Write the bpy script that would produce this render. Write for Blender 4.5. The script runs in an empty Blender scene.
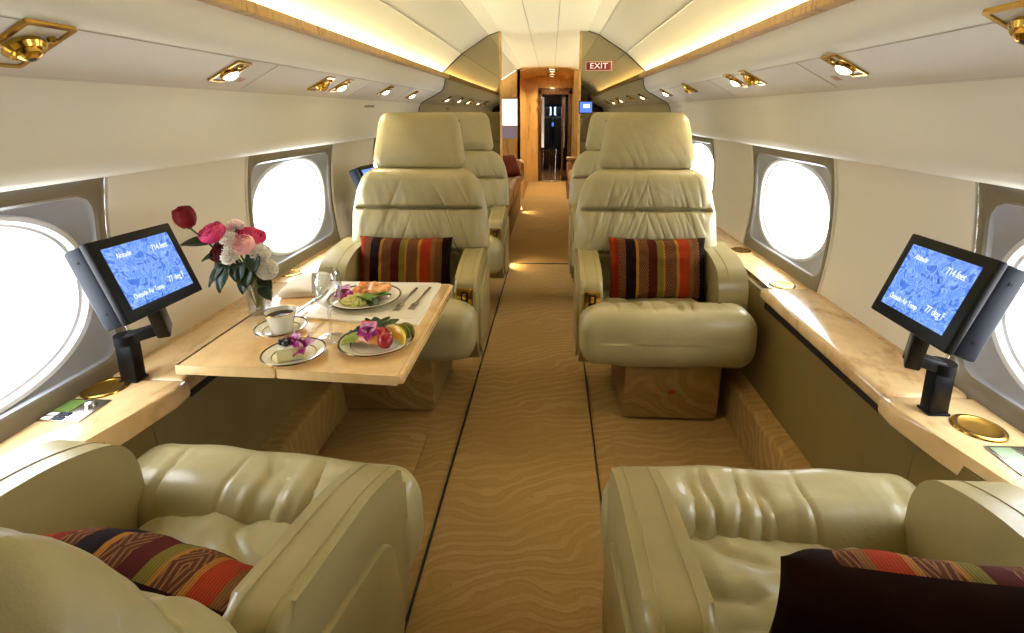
import bpy, bmesh, math, random
from mathutils import Vector, Matrix, Euler, noise
PI = math.pi
random.seed(7)
SC = bpy.context.scene
COL = SC.collection
SX, SY = .9793, .7135      # cabin proportions: width and length factors applied to the shell and the big furniture

# ------------------------------------------------------------------ materials
def sr(r, g, b):
    f = lambda c: (c/255/12.92) if c/255 <= .04045 else ((c/255+.055)/1.055)**2.4
    return (f(r), f(g), f(b), 1.0)

class NT:
    def __init__(s, m):
        m.use_nodes = True
        s.t = m.node_tree
        s.b = next(n for n in s.t.nodes if n.type == 'BSDF_PRINCIPLED')
        s.o = next(n for n in s.t.nodes if n.type == 'OUTPUT_MATERIAL')
    def n(s, typ, **kw):
        nd = s.t.nodes.new(typ)
        for k, v in kw.items():
            if k.startswith('i_'):
                key = k[2:].replace('_', ' ')
                nd.inputs[int(key) if key.isdigit() else key].default_value = v
            else:
                setattr(nd, k, v)
        return nd
    def l(s, a, b):
        s.t.links.new(a, b)
    def ramp(s, fac, stops, interp='LINEAR'):
        r = s.n('ShaderNodeValToRGB'); e = r.color_ramp
        e.interpolation = interp
        while len(e.elements) < len(stops): e.elements.new(.5)
        for el, (p, c) in zip(e.elements, stops):
            el.position = p; el.color = c
        s.l(fac, r.inputs[0]); return r.outputs[0]
    def bump(s, h, strength=.3, dist=.01, prev=None):
        b = s.n('ShaderNodeBump', i_Strength=strength, i_Distance=dist)
        s.l(h, b.inputs['Height'])
        if prev: s.l(prev, b.inputs['Normal'])
        return b.outputs[0]

def mat(name, col, rough=.5, metal=0., coat=0., spec=.5, emit=None, estr=0., trans=0., ior=1.45, sss=0., sheen=0.):
    m = bpy.data.materials.new(name); t = NT(m); b = t.b
    b.inputs['Base Color'].default_value = col
    b.inputs['Roughness'].default_value = rough
    b.inputs['Metallic'].default_value = metal
    b.inputs['Coat Weight'].default_value = coat
    b.inputs['Coat Roughness'].default_value = .08
    b.inputs['Specular IOR Level'].default_value = spec
    b.inputs['Transmission Weight'].default_value = trans
    b.inputs['IOR'].default_value = ior
    b.inputs['Subsurface Weight'].default_value = sss
    b.inputs['Sheen Weight'].default_value = sheen
    if emit:
        b.inputs['Emission Color'].default_value = emit
        b.inputs['Emission Strength'].default_value = estr
    return m, t

def leather(name, col, rough=.36, wrinkle=.35):
    m, t = mat(name, col, rough, coat=.12, spec=.45)
    tc = t.n('ShaderNodeTexCoord')
    n1 = t.n('ShaderNodeTexNoise', i_Scale=7., i_Detail=4., i_Distortion=.6); t.l(tc.outputs['Object'], n1.inputs['Vector'])
    v = t.n('ShaderNodeTexVoronoi', i_Scale=330.); t.l(tc.outputs['Object'], v.inputs['Vector'])
    c = t.ramp(n1.outputs[0], [(.3, tuple(x*.93 for x in col[:3])+(1,)), (.7, tuple(min(1, x*1.05) for x in col[:3])+(1,))])
    t.l(c, t.b.inputs['Base Color'])
    b1 = t.bump(n1.outputs[0], wrinkle, .012)
    b2 = t.bump(v.outputs['Distance'], .12, .0012, b1)
    t.l(b2, t.b.inputs['Normal'])
    r = t.n('ShaderNodeMapRange', i_3=rough-.05, i_4=rough+.08); t.l(n1.outputs[0], r.inputs[0]); t.l(r.outputs[0], t.b.inputs['Roughness'])
    return m

def wood(name, c1, c2, scale=3., rough=.22, coat=.6, stretch=(1, 6, 1), burl=True):
    m, t = mat(name, c1, rough, coat=coat)
    tc = t.n('ShaderNodeTexCoord'); mp = t.n('ShaderNodeMapping'); mp.inputs['Scale'].default_value = stretch
    t.l(tc.outputs['Object'], mp.inputs['Vector'])
    n1 = t.n('ShaderNodeTexNoise', i_Scale=scale, i_Detail=8., i_Distortion=2.2 if burl else .4)
    t.l(mp.outputs[0], n1.inputs['Vector'])
    w = t.n('ShaderNodeTexNoise', i_Scale=scale*9, i_Detail=3.); t.l(mp.outputs[0], w.inputs['Vector'])
    mx = t.n('ShaderNodeMath', operation='MULTIPLY_ADD', i_1=.35, i_2=0.); t.l(w.outputs[0], mx.inputs[0]); t.l(n1.outputs[0], mx.inputs[2])
    t.l(t.ramp(mx.outputs[0], [(.45, c2), (.62, c1), (.85, tuple(min(1, x*1.12) for x in c1[:3])+(1,))]), t.b.inputs['Base Color'])
    return m

M = {}
LEA = sr(169, 158, 116)
M['leather'] = leather('leather', LEA)
M['leather_arm'] = leather('leather_arm', sr(157, 143, 97), .38, .15)
M['leather_tan'] = leather('leather_tan', sr(176, 140, 92), .42, .3)
M['leather_olive'] = leather('leather_olive', sr(118, 99, 52), .5, .05)
M['stitch'] = mat('stitch', sr(150, 138, 92), .7)[0]
M['white'] = mat('white_headliner', sr(230, 226, 210), .62, spec=.3)[0]
M['psu'] = mat('psu_panel_shaded', sr(214, 207, 194), .55, spec=.3)[0]  # greyed in colour for the shade on the downward-facing panel
M['wallcloth'] = mat('wall_cloth', sr(232, 226, 210), .8, spec=.2)[0]
def ceil_mat():
    m, t = mat('ceiling_fabric', sr(230, 223, 194), .75, spec=.25)
    return m
M['ceiling'] = ceil_mat()
M['seam'] = mat('seam', sr(186, 178, 156), .8)[0]
M['taupe'] = mat('window_frame_taupe', sr(122, 112, 92), .3, coat=.3)[0]
M['reveal'] = mat('window_reveal', sr(168, 171, 180), .4)[0]
M['ring'] = mat('window_ring', sr(225, 226, 228), .3)[0]
M['black'] = mat('black_plastic', sr(9, 9, 11), .4, spec=.2)[0]
M['navy'] = mat('monitor_side', sr(26, 34, 48), .5, spec=.25)[0]
M['brass'] = mat('brass', sr(206, 164, 72), .2, metal=1.)[0]
M['bowl'] = mat('brass_bowl_shaded', sr(150, 112, 44), .4, metal=1.)[0]  # brass darkened in colour to paint the shade inside deep cups
M['gold'] = mat('gold_rim', sr(190, 150, 70), .18, metal=1.)[0]
M['steel'] = mat('steel', sr(200, 198, 192), .2, metal=1.)[0]
M['dark'] = mat('dark_gap', sr(22, 17, 10), .8)[0]
M['pearl'] = mat('pearl_plate', sr(205, 198, 180), .3, coat=.3)[0]
M['china'] = mat('china', sr(240, 236, 220), .12, coat=.5)[0]
M['rim'] = mat('plate_rim', sr(110, 95, 66), .25, metal=1.)[0]
M['coffee'] = mat('coffee', sr(40, 18, 8), .1)[0]
M['linen'] = mat('linen', sr(240, 236, 222), .75)[0]
M['mat'] = mat('placemat', sr(236, 230, 212), .35, coat=.2)[0]
M['matin'] = mat('placemat_inset', sr(222, 214, 192), .5)[0]
def glassm(name, tint=(1, 1, 1, 1), lo=.05, hi=.6):
    m = bpy.data.materials.new(name); t = NT(m)
    t.t.nodes.remove(t.b)
    lw = t.n('ShaderNodeLayerWeight', i_Blend=.35)
    mr = t.n('ShaderNodeMapRange', i_3=lo, i_4=hi); t.l(lw.outputs['Facing'], mr.inputs[0])
    tr = t.n('ShaderNodeBsdfTransparent'); tr.inputs[0].default_value = tint
    gl = t.n('ShaderNodeBsdfGlossy', i_Roughness=.04)
    mx = t.n('ShaderNodeMixShader'); t.l(mr.outputs[0], mx.inputs[0]); t.l(tr.outputs[0], mx.inputs[1]); t.l(gl.outputs[0], mx.inputs[2])
    t.l(mx.outputs[0], t.o.inputs[0])
    return m
M['glass'] = glassm('clear_glass', (.96, .97, .97, 1))
M['pane'] = glassm('window_glass', (.97, .98, 1, 1), .0, .1)
M['ledge'] = wood('ledge_maple', sr(222, 188, 136), sr(196, 156, 102), 3., .2, .7, (2.2, 1, 1))
M['table'] = wood('table_maple', sr(234, 198, 140), sr(224, 182, 120), 2.5, .18, .7, (2.2, 1, 1))
M['trimwood'] = wood('valance_maple', sr(206, 160, 84), sr(158, 112, 48), 7., .3, .4, (1, 2.5, 1))
M['bulkwood'] = wood('bulkhead_maple', sr(186, 146, 82), sr(164, 120, 62), 2.5, .2, .6, (3, 3, .6))
M['darkwood'] = wood('door_walnut', sr(62, 38, 20), sr(36, 20, 10), 3., .2, .6, (3, 3, .6))
M['mirror'] = mat('bronze_mirror', sr(176, 166, 138), .02, metal=1.)[0]

def carpet_mat():
    m, t = mat('carpet', sr(150, 116, 70), .95, spec=.1, sheen=.05)
    tc = t.n('ShaderNodeTexCoord')
    dn = t.n('ShaderNodeTexNoise', i_Scale=3.2, i_Detail=2.5); t.l(tc.outputs['Object'], dn.inputs['Vector'])
    sb = t.n('ShaderNodeVectorMath', operation='MULTIPLY_ADD'); t.l(dn.outputs['Color'], sb.inputs[0]); sb.inputs[1].default_value = (.30, .30, .30); t.l(tc.outputs['Object'], sb.inputs[2])
    mp = t.n('ShaderNodeMapping'); mp.inputs['Scale'].default_value = (1, 1.15, 1); mp.inputs['Rotation'].default_value = (.6, 0, -.30)
    t.l(sb.outputs[0], mp.inputs['Vector'])
    w = t.n('ShaderNodeTexWave', wave_type='BANDS', bands_direction='Y', wave_profile='SIN', i_Scale=5.6, i_Distortion=2.2, i_Detail=2.)
    w.inputs['Detail Scale'].default_value = 2.2
    t.l(mp.outputs[0], w.inputs['Vector'])
    fn = t.n('ShaderNodeTexNoise', i_Scale=420., i_Detail=2.); t.l(tc.outputs['Object'], fn.inputs['Vector'])
    ln = t.n('ShaderNodeTexNoise', i_Scale=2.4, i_Detail=3.); t.l(tc.outputs['Object'], ln.inputs['Vector'])
    rid = t.ramp(w.outputs[0], [(.0, (.25, .25, .25, 1)), (.18, (0, 0, 0, 1)), (.55, (.12, .12, .12, 1)), (.88, (1, 1, 1, 1)), (1., (.8, .8, .8, 1))])
    am = t.n('ShaderNodeMath', operation='MULTIPLY'); t.l(rid, am.inputs[0]); t.l(t.ramp(ln.outputs[0], [(.35, (.25, .25, .25, 1)), (.6, (1, 1, 1, 1))]), am.inputs[1])
    c1 = t.ramp(am.outputs[0], [(0., sr(153, 120, 66)), (1., sr(168, 136, 81))])
    mx = t.n('ShaderNodeMix', data_type='RGBA', blend_type='MULTIPLY', i_Factor=.5); t.l(c1, mx.inputs[6])
    c2 = t.ramp(fn.outputs[0], [(.3, (.5, .5, .5, 1)), (.7, (1.2, 1.17, 1.1, 1))]); t.l(c2, mx.inputs[7])
    t.l(mx.outputs[2], t.b.inputs['Base Color'])
    b1 = t.bump(am.outputs[0], .35, .010); b2 = t.bump(fn.outputs[0], .5, .003, b1)
    t.l(b2, t.b.inputs['Normal'])
    return m
M['carpet'] = carpet_mat()

def stripe_mat():
    m, t = mat('woven_stripes', (1, 0, 0, 1), .9, spec=.08)
    tc = t.n('ShaderNodeTexCoord'); sp = t.n('ShaderNodeSeparateXYZ'); t.l(tc.outputs['Object'], sp.inputs[0])
    mr = t.n('ShaderNodeMapRange', i_1=-.21, i_2=.21); t.l(sp.outputs[0], mr.inputs[0])
    ro, dr, bk, gd, br, ol, tn, og = sr(118, 34, 14), sr(70, 20, 9), sr(27, 11, 9), sr(146, 98, 36), sr(78, 42, 20), sr(104, 92, 32), sr(112, 76, 40), sr(142, 48, 17)
    st = [(0, og), (.06, ro), (.10, br), (.165, bk), (.265, gd), (.29, br), (.385, dr), (.47, ol), (.53, gd), (.55, br), (.66, gd), (.685, og), (.79, tn), (.83, br), (.895, bk)]
    base = t.ramp(mr.outputs[0], st, 'CONSTANT')
    pat = t.ramp(mr.outputs[0], [(0, (0, 0, 0, 1)), (.10, (1, 1, 1, 1)), (.165, (0, 0, 0, 1)), (.29, (1, 1, 1, 1)), (.385, (0, 0, 0, 1)), (.55, (1, 1, 1, 1)), (.66, (0, 0, 0, 1)), (.83, (1, 1, 1, 1)), (.895, (0, 0, 0, 1))], 'CONSTANT')
    # diamond lattice
    def tri(sock, per):
        a = t.n('ShaderNodeMath', operation='PINGPONG', i_1=per); t.l(sock, a.inputs[0])
        b = t.n('ShaderNodeMath', operation='MULTIPLY', i_1=1/per); t.l(a.outputs[0], b.inputs[0]); return b.outputs[0]
    sm = t.n('ShaderNodeMath', operation='ADD'); t.l(tri(sp.outputs[0], .0231), sm.inputs[0]); t.l(tri(sp.outputs[2], .03), sm.inputs[1])
    fr = t.n('ShaderNodeMath', operation='PINGPONG', i_1=.22); t.l(sm.outputs[0], fr.inputs[0])
    gt = t.n('ShaderNodeMath', operation='GREATER_THAN', i_1=.14); t.l(fr.outputs[0], gt.inputs[0])
    mu = t.n('ShaderNodeMath', operation='MULTIPLY'); t.l(gt.outputs[0], mu.inputs[0]); t.l(pat, mu.inputs[1])
    m3 = t.n('ShaderNodeMath', operation='MULTIPLY', i_1=.4); t.l(mu.outputs[0], m3.inputs[0])
    mx = t.n('ShaderNodeMix', data_type='RGBA'); t.l(m3.outputs[0], mx.inputs[0]); t.l(base, mx.inputs[6]); mx.inputs[7].default_value = sr(160, 116, 70)
    fl = t.n('ShaderNodeTexWave', wave_type='BANDS', bands_direction='X', i_Scale=62., i_Distortion=.5); t.l(tc.outputs['Object'], fl.inputs['Vector'])
    m5 = t.n('ShaderNodeMix', data_type='RGBA', blend_type='MULTIPLY', i_Factor=.55); t.l(mx.outputs[2], m5.inputs[6]); t.l(t.ramp(fl.outputs[0], [(.2, (.45, .42, .4, 1)), (.7, (1.1, 1.1, 1.1, 1))]), m5.inputs[7])
    t.l(m5.outputs[2], t.b.inputs['Base Color'])
    wv = t.n('ShaderNodeTexNoise', i_Scale=260.); t.l(tc.outputs['Object'], wv.inputs['Vector'])
    t.l(t.bump(wv.outputs[0], .4, .002), t.b.inputs['Normal'])
    return m
M['stripes'] = stripe_mat()
M['velvet'] = mat('brown_velvet', sr(30, 14, 9), .95, spec=.05)[0]

def screen_mat():
    m, t = mat('map_screen', (0, 0, 0, 1), .25)
    tc = t.n('ShaderNodeTexCoord')
    n0 = t.n('ShaderNodeTexNoise', i_Scale=22., i_Detail=2., i_Distortion=3.5); t.l(tc.outputs['Object'], n0.inputs['Vector'])
    c = t.ramp(n0.outputs[0], [(.25, sr(40, 84, 200)), (.42, sr(72, 128, 232)), (.5, sr(150, 190, 250)), (.56, sr(80, 134, 236)), (.68, sr(120, 166, 246)), (.8, sr(60, 104, 214))])
    t.l(c, t.b.inputs['Emission Color']); t.b.inputs['Emission Strength'].default_value = 1.0
    return m
M['screen'] = screen_mat()
def emis(name, col, s):
    return mat(name, (0, 0, 0, 1), .5, emit=col, estr=s)[0]
M['lamp'] = emis('lamp_glow', (1, .86, .62, 1), 12.)
M['cove'] = emis('cove_glow', (1, .89, .60, 1), 80.)
M['text'] = emis('screen_text', (.85, .92, 1, 1), 1.0)
M['tv'] = emis('tv_picture', sr(200, 225, 255), 1.8)
M['tvblue'] = emis('tv_blue', sr(90, 130, 255), 1.1)
M['sky'] = emis('windscreen_sky', sr(170, 205, 255), 2.2)

# ------------------------------------------------------------------ mesh helpers
def link(o, parent=None):
    COL.objects.link(o)
    if parent: o.parent = parent
    return o
def tag(o, label=None, cat=None, group=None, kind=None):
    if label: o['label'] = label
    if cat: o['category'] = cat
    if group: o['group'] = group
    if kind: o['kind'] = kind
    return o
def obj(name, bm, m, parent=None, smooth=True, mats=None):
    me = bpy.data.meshes.new(name)
    bmesh.ops.recalc_face_normals(bm, faces=bm.faces)
    bm.to_mesh(me); bm.free()
    for mm in (mats or [m]): me.materials.append(mm)
    if smooth:
        for p in me.polygons: p.use_smooth = True
        if smooth != 'all':
            try: me.set_sharp_from_angle(angle=math.radians(38))
            except Exception: pass
    return link(bpy.data.objects.new(name, me), parent)
def empty(name, loc=(0, 0, 0), rot=(0, 0, 0), label=None, cat=None, group=None, kind=None):
    o = bpy.data.objects.new(name, None); o.empty_display_size = .05
    o.location = loc; o.rotation_euler = rot
    link(o); return tag(o, label, cat, group, kind)
def copy_tree(o, parent=None):
    c = o.copy(); COL.objects.link(c); c.parent = parent
    for ch in [x for x in bpy.data.objects if x.parent == o]: copy_tree(ch, c)
    return c

def box(bm, x0, x1, y0, y1, z0, z1, bev=0., seg=2, M4=None):
    vs = [bm.verts.new((x, y, z)) for x in (x0, x1) for y in (y0, y1) for z in (z0, z1)]
    idx = [(0, 1, 3, 2), (4, 6, 7, 5), (0, 4, 5, 1), (2, 3, 7, 6), (0, 2, 6, 4), (1, 5, 7, 3)]
    fs = [bm.faces.new([vs[i] for i in f]) for f in idx]
    nv = vs
    if bev > 0:
        es = list({e for f in fs for e in f.edges})
        r = bmesh.ops.bevel(bm, geom=es, offset=bev, segments=seg, affect='EDGES', profile=.5)
        nv = list({v for f in r['faces'] for v in f.verts} | {v for f in fs if f.is_valid for v in f.verts})
    if M4 is not None:
        for v in nv: v.co = M4 @ v.co
    return bm
def prism(bm, poly, axis, a, b, bev=0., seg=3):
    """extrude a 2D polygon (in the other two axes, cyclic order) along axis from a to b"""
    def P(p, t):
        if axis == 'x': return (t, p[0], p[1])
        if axis == 'y': return (p[0], t, p[1])
        return (p[0], p[1], t)
    A = [bm.verts.new(P(p, a)) for p in poly]; B = [bm.verts.new(P(p, b)) for p in poly]
    fa = bm.faces.new(A); fb = bm.faces.new(B[::-1])
    n = len(poly)
    for i in range(n): bm.faces.new((A[i], B[i], B[(i+1) % n], A[(i+1) % n]))
    if bev > 0:
        es = list(set(fa.edges) | set(fb.edges))
        bmesh.ops.bevel(bm, geom=es, offset=bev, segments=seg, affect='EDGES', profile=.5)
    return bm
def roundpoly(pts, rads, k=6):
    """2D polygon with rounded corners"""
    out = []; n = len(pts)
    for i in range(n):
        p = Vector(pts[i]); a = Vector(pts[i-1]); b = Vector(pts[(i+1) % n]); r = rads[i] if isinstance(rads, (list, tuple)) else rads
        if r <= 0: out.append(tuple(p)); continue
        u = (a-p).normalized(); v = (b-p).normalized()
        r1 = min(r, (a-p).length*.49, (b-p).length*.49)
        s, e = p+u*r1, p+v*r1
        for j in range(k+1):
            t = j/k
            out.append(tuple((1-t)**2*s + 2*t*(1-t)*p + t*t*e))
    return out
def rbox(hx, hy, hz, r, n=(20, 8, 20), fn=None):
    """rounded box as a merged cube grid; fn(p, normal) -> p displaces it"""
    bm = bmesh.new(); V = {}; rr = r if isinstance(r, (tuple, list)) else (r, r, r)
    H = (hx, hy, hz)
    def coords(h, r, n):
        k = 6; c = []
        for i in range(k): c.append(-h + r*(1-math.cos(i/k*PI/2)))
        m = max(1, n)
        for i in range(m+1): c.append(-(h-r) + 2*(h-r)*i/m)
        for i in range(k-1, -1, -1): c.append(h - r*(1-math.cos(i/k*PI/2)))
        return c
    C = [coords(H[i], rr[i], n[i]) for i in range(3)]
    def vert(q):
        key = tuple(round(x, 6) for x in q)
        if key in V: return V[key]
        inn = [max(-(H[i]-rr[i]), min(H[i]-rr[i], q[i])) for i in range(3)]
        d = Vector([(q[i]-inn[i])/rr[i] for i in range(3)])
        nn = d.normalized() if d.length > 1e-9 else Vector((0, 0, 1))
        p = Vector([inn[i]+nn[i]*rr[i] for i in range(3)])
        if fn: p = fn(p, nn)
        v = bm.verts.new(p); V[key] = v; return v
    for ax in range(3):
        a, b = [i for i in range(3) if i != ax]
        for s in (-1, 1):
            for i in range(len(C[a])-1):
                for j in range(len(C[b])-1):
                    q = []
                    for (ii, jj) in ((i, j), (i+1, j), (i+1, j+1), (i, j+1)):
                        p = [0, 0, 0]; p[ax] = s*H[ax]; p[a] = C[a][ii]; p[b] = C[b][jj]; q.append(vert(p))
                    if len(set(q)) == 4:
                        try: bm.faces.new(q if s > 0 else q[::-1])
                        except ValueError: pass
    return bm
def lathe(bm, prof, n=40, c=(0, 0, 0), closed=False):
    rings = []
    for r, z in prof:
        if r < 1e-6: rings.append([bm.verts.new((c[0], c[1], c[2]+z))])
        else: rings.append([bm.verts.new((c[0]+r*math.cos(2*PI*i/n), c[1]+r*math.sin(2*PI*i/n), c[2]+z)) for i in range(n)])
    pairs = list(zip(rings[:-1], rings[1:]))
    if closed: pairs.append((rings[-1], rings[0]))
    for A, B in pairs:
        for i in range(n):
            j = (i+1) % n
            if len(A) == 1 and len(B) == 1: continue
            if len(A) == 1: bm.faces.new((A[0], B[i], B[j]))
            elif len(B) == 1: bm.faces.new((A[i], A[j], B[0]))
            else: bm.faces.new((A[i], A[j], B[j], B[i]))
    return bm
def tube(bm, pts, r, n=8, closed=False):
    pts = [Vector(p) for p in pts]; N = len(pts); rings = []
    rad = r if isinstance(r, (list, tuple)) else [r]*N
    up = Vector((0, 0, 1)); prev = None
    for i, p in enumerate(pts):
        if closed: d = (pts[(i+1) % N]-pts[i-1])
        else: d = pts[min(i+1, N-1)]-pts[max(i-1, 0)]
        d.normalize()
        if prev is None:
            a = d.cross(up)
            if a.length < 1e-3: a = d.cross(Vector((1, 0, 0)))
        else: a = prev-d*prev.dot(d)
        a.normalize(); prev = a; b = d.cross(a)
        rings.append([bm.verts.new(p+(a*math.cos(2*PI*k/n)+b*math.sin(2*PI*k/n))*rad[i]) for k in range(n)])
    for i in range(N if closed else N-1):
        A, B = rings[i], rings[(i+1) % N]
        for k in range(n): bm.faces.new((A[k], A[(k+1) % n], B[(k+1) % n], B[k]))
    if not closed:
        bm.faces.new(rings[0][::-1]); bm.faces.new(rings[-1])
    return bm
def grid(bm, fn, nu, nv):
    G = [[bm.verts.new(fn(i/nu, j/nv)) for j in range(nv+1)] for i in range(nu+1)]
    for i in range(nu):
        for j in range(nv): bm.faces.new((G[i][j], G[i+1][j], G[i+1][j+1], G[i][j+1]))
    return G
def solidify(bm, t):
    bmesh.ops.recalc_face_normals(bm, faces=bm.faces)
    bmesh.ops.solidify(bm, geom=bm.faces[:], thickness=t)
def text_mesh(name, s, size, m, parent, loc, rot, ext=.0004, align='CENTER', sx=1.):
    cu = bpy.data.curves.new(name, 'FONT'); cu.body = s; cu.size = size; cu.extrude = ext
    cu.align_x = align; cu.align_y = 'CENTER'
    o = bpy.data.objects.new(name, cu); COL.objects.link(o)
    dg = bpy.context.evaluated_depsgraph_get()
    me = bpy.data.meshes.new_from_object(o.evaluated_get(dg))
    bpy.data.objects.remove(o); bpy.data.curves.remove(cu)
    me.materials.clear(); me.materials.append(m)
    o = bpy.data.objects.new(name, me); link(o, parent); o.location = loc; o.rotation_euler = rot; o.scale = (sx, 1, 1)
    return o
def smooth01(a, b, x):
    t = max(0, min(1, (x-a)/(b-a))); return t*t*(3-2*t)
def lerp_tab(tab, x):
    if x <= tab[0][0]: return tab[0][1]
    for (a, b), (c, d) in zip(tab, tab[1:]):
        if x <= c: return b+(d-b)*(x-a)/(c-a)
    return tab[-1][1]
def N(x, y, z): return noise.noise(Vector((x, y, z)))

# ------------------------------------------------------------------ cabin shell
Y0, YB, YL, YD = -1.35, 5.40, 9.70, 12.30     # aft end, mirror bulkhead, lounge end, cockpit doorway
ZT = 1.79
def xw(z): return 1.100-.10*(z-.79)**2*4
UPPER = [(1.12, 1.055), (1.075, 1.045), (1.035, 1.047), (1.008, 1.062), (.990, 1.095), (.978, 1.16), (.968, 1.225), (.950, 1.262), (.930, 1.277), (.80, 1.346), (.775, 1.365), (.762, 1.395), (.757, 1.43), (.756, 1.455), (.86, 1.455)]
CEIL = [(.86, 1.425), (.80, 1.475), (.62, 1.624), (.415, 1.752), (.33, 1.780), (0, 1.792)]

def strip(bm, prof, side, ya, yb, ny=1, flip=False):
    rows = []
    for j in range(ny+1):
        y = ya+(yb-ya)*j/ny
        rows.append([bm.verts.new((side*x, y, z)) for x, z in prof])
    for j in range(ny):
        for i in range(len(prof)-1):
            bm.faces.new((rows[j][i], rows[j][i+1], rows[j+1][i+1], rows[j+1][i]))

WIN = {1: [1.16, 3.02, 4.88, 6.74, 8.60], -1: [1.16, 3.02, 4.88, 6.74, 8.60]}
HP = .51      # half window-panel length
ZB, ZP = .50, 1.060
def struct(name, bm, m, smooth=True, parent=None, mats=None):
    o = obj(name, bm, m, parent, smooth, mats)
    if parent is None: o['kind'] = 'structure'
    return o

for side, nm in ((1, 'right'), (-1, 'left')):
    bm = bmesh.new()
    strip(bm, UPPER, side, Y0, YL)
    o = struct('wall_upper_'+nm, bm, M['white'], smooth=True)
    # inclined service panel is coloured slightly greyer, shade of its downward face painted in
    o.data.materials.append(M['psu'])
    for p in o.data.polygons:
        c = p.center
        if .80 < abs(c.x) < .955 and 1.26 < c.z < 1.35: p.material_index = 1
    bm = bmesh.new()
    ys = [Y0]
    for c in sorted(WIN[side]): ys += [c-HP, c+HP]
    ys.append(YL)
    zs = [ZB+(ZP-ZB)*i/10 for i in range(11)]
    for a, b in zip(ys[0::2], ys[1::2]):
        strip(bm, [(xw(z), z) for z in zs], side, a, b)
    strip(bm, [(xw(ZB), 0), (xw(ZB), ZB)], side, Y0, YL)
    struct('wall_'+nm, bm, M['wallcloth'])
    # thin upright trims beside the window panels
    # windows
bm = bmesh.new()
for side in (1, -1): strip(bm, CEIL, side, Y0, YL)
bmesh.ops.remove_doubles(bm, verts=bm.verts, dist=1e-5)
struct('ceiling', bm, M['ceiling'], smooth=True).data.set_sharp_from_angle(angle=math.radians(8))
# ceiling panel seams
k = 0
for x, z in ((.105, 1.7875), (-.105, 1.7875), (.415, 1.7515), (-.415, 1.7515), (.62, 1.6235), (-.62, 1.6235)):
    k += 1
    bm = bmesh.new(); box(bm, x-.0022, x+.0022, Y0, YL, z-.0015, z+.003)
    struct('trim_%d' % k, bm, M['seam'], smooth=False)
for y in ():
    for s in (-1, 1):
        k += 1
        bm = bmesh.new(); tube(bm, [(s*x, y, z-.001) for x, z in CEIL[1:]], .0018, 6)
        struct('trim_%d' % k, bm, M['seam'])
# wood valance under the cove
for s in (1, -1):
    k += 1
    bm = bmesh.new()
    prism(bm, roundpoly([(s*.722, 1.448), (s*.774, 1.444), (s*.774, 1.452), (s*.734, 1.478), (s*.724, 1.478)], .003, 3), 'y', Y0, YL)
    struct('trim_%d' % k, bm, M['trimwood'])
    k += 1
    bm = bmesh.new()           # hairlines around the service panels
    for (x, z) in ((.803, 1.3432), (.945, 1.2665)):
        tube(bm, [(s*x, -.8, z), (s*x, 5.38, z)], .0009, 6)
    for y in (2.22, 3.4, 4.4):
        tube(bm, [(s*.803, y, 1.3432), (s*.940, y, 1.2705)], .0009, 6)
    struct('trim_%d' % k, bm, M['seam'])
# cove light tubes
for s, w in ((1, 'right'), (-1, 'left')):
    r = empty('cove_light', (s*.80, 2, 1.46), label='long warm light tube hidden behind the %s wooden valance' % w, cat='light')
    bm = bmesh.new(); prism(bm, [(-.010, -.002), (.014, -.002), (.014, .003), (-.010, .003)], 'y', -1.7, YL-2.05)
    obj('light_tube', bm, M['cove'], r, False)
    bm = bmesh.new(); box(bm, -.016, .02, -1.7, YL-2.05, -.0045, -.002)
    obj('tube_mount', bm, M['pearl'], r, False)

# floor
bm = bmesh.new(); box(bm, -1.2, 1.2, Y0-.1, YL+.02, -.05, 0)
struct('floor', bm, M['carpet'], False)
def slab(name, poly, z0, z1, m, bev=.004, parent=None):
    bm = bmesh.new(); prism(bm, poly, 'z', z0, z1, bev, 3)
    return obj(name, bm, m, parent)
o = slab('aisle_carpet', [(-.29, Y0+.02), (.222, Y0+.02), (.235, 5.37), (-.262, 5.37)], .0005, .010, M['carpet'], .005)
tag(o, 'long tan rippled carpet runner down the centre aisle up to the bulkhead', 'carpet')
o = slab('aisle_carpet', [(-.30, 5.405), (.245, 5.405), (.33, YD-.1), (-.33, YD-.1)], .0005, .010, M['carpet'], .005)
tag(o, 'far stretch of aisle carpet beyond the bulkhead leading to the cockpit doorway', 'carpet')
for x0, x1, hw_ in ((-.2935, -.267, .003), (.2265, .2395, .0016)):
    k += 1
    bm = bmesh.new(); prism(bm, [(x0-hw_, Y0+.02), (x0+hw_, Y0+.02), (x1+hw_, 5.37), (x1-hw_, 5.37)], 'z', .0004, .0085); struct('trim_%d' % k, bm, M['dark'], False)
for s, w in ((1, 'right'), (-1, 'left')):
    p = [(s*.305 if s > 0 else -.405, .75), (s*.77, .75), (s*.77, 2.40), (s*.305 if s > 0 else -.405, 2.40)]
    o = slab('carpet_panel', roundpoly(p, [.01, .01, .02, .06]), .0005, .008, M['carpet'], .004)
    tag(o, 'rectangular carpet panel between the facing seats on the %s of the aisle' % w, 'carpet')
k += 1
bm = bmesh.new(); box(bm, -.36, .36, 5.372, 5.402, 0, .012, .003); struct('trim_%d' % k, bm, M['dark'])
# carpeted toe rails and olive side panels
for s in (1, -1):
    k += 1
    bm = bmesh.new()
    prism(bm, roundpoly([(s*.785, 0), (s*.90, 0), (s*.90, .155), (s*.80, .155)], [0, 0, 0, .02]), 'y', Y0, 5.36)
    struct('trim_%d' % k, bm, M['carpet'])
    for ya, yb in ((Y0, 1.414), (1.426, 2.96), (2.966, 5.38)):
        k += 1
        x1 = .905 if ya > 1.4 else .895
        bm = bmesh.new(); prism(bm, [(s*.872, .15), (s*1.0, .15), (s*1.0, .52), (s*x1, .52)], 'y', ya, yb, .003)
        struct('trim_%d' % k, bm, M['leather_olive'])
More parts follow.
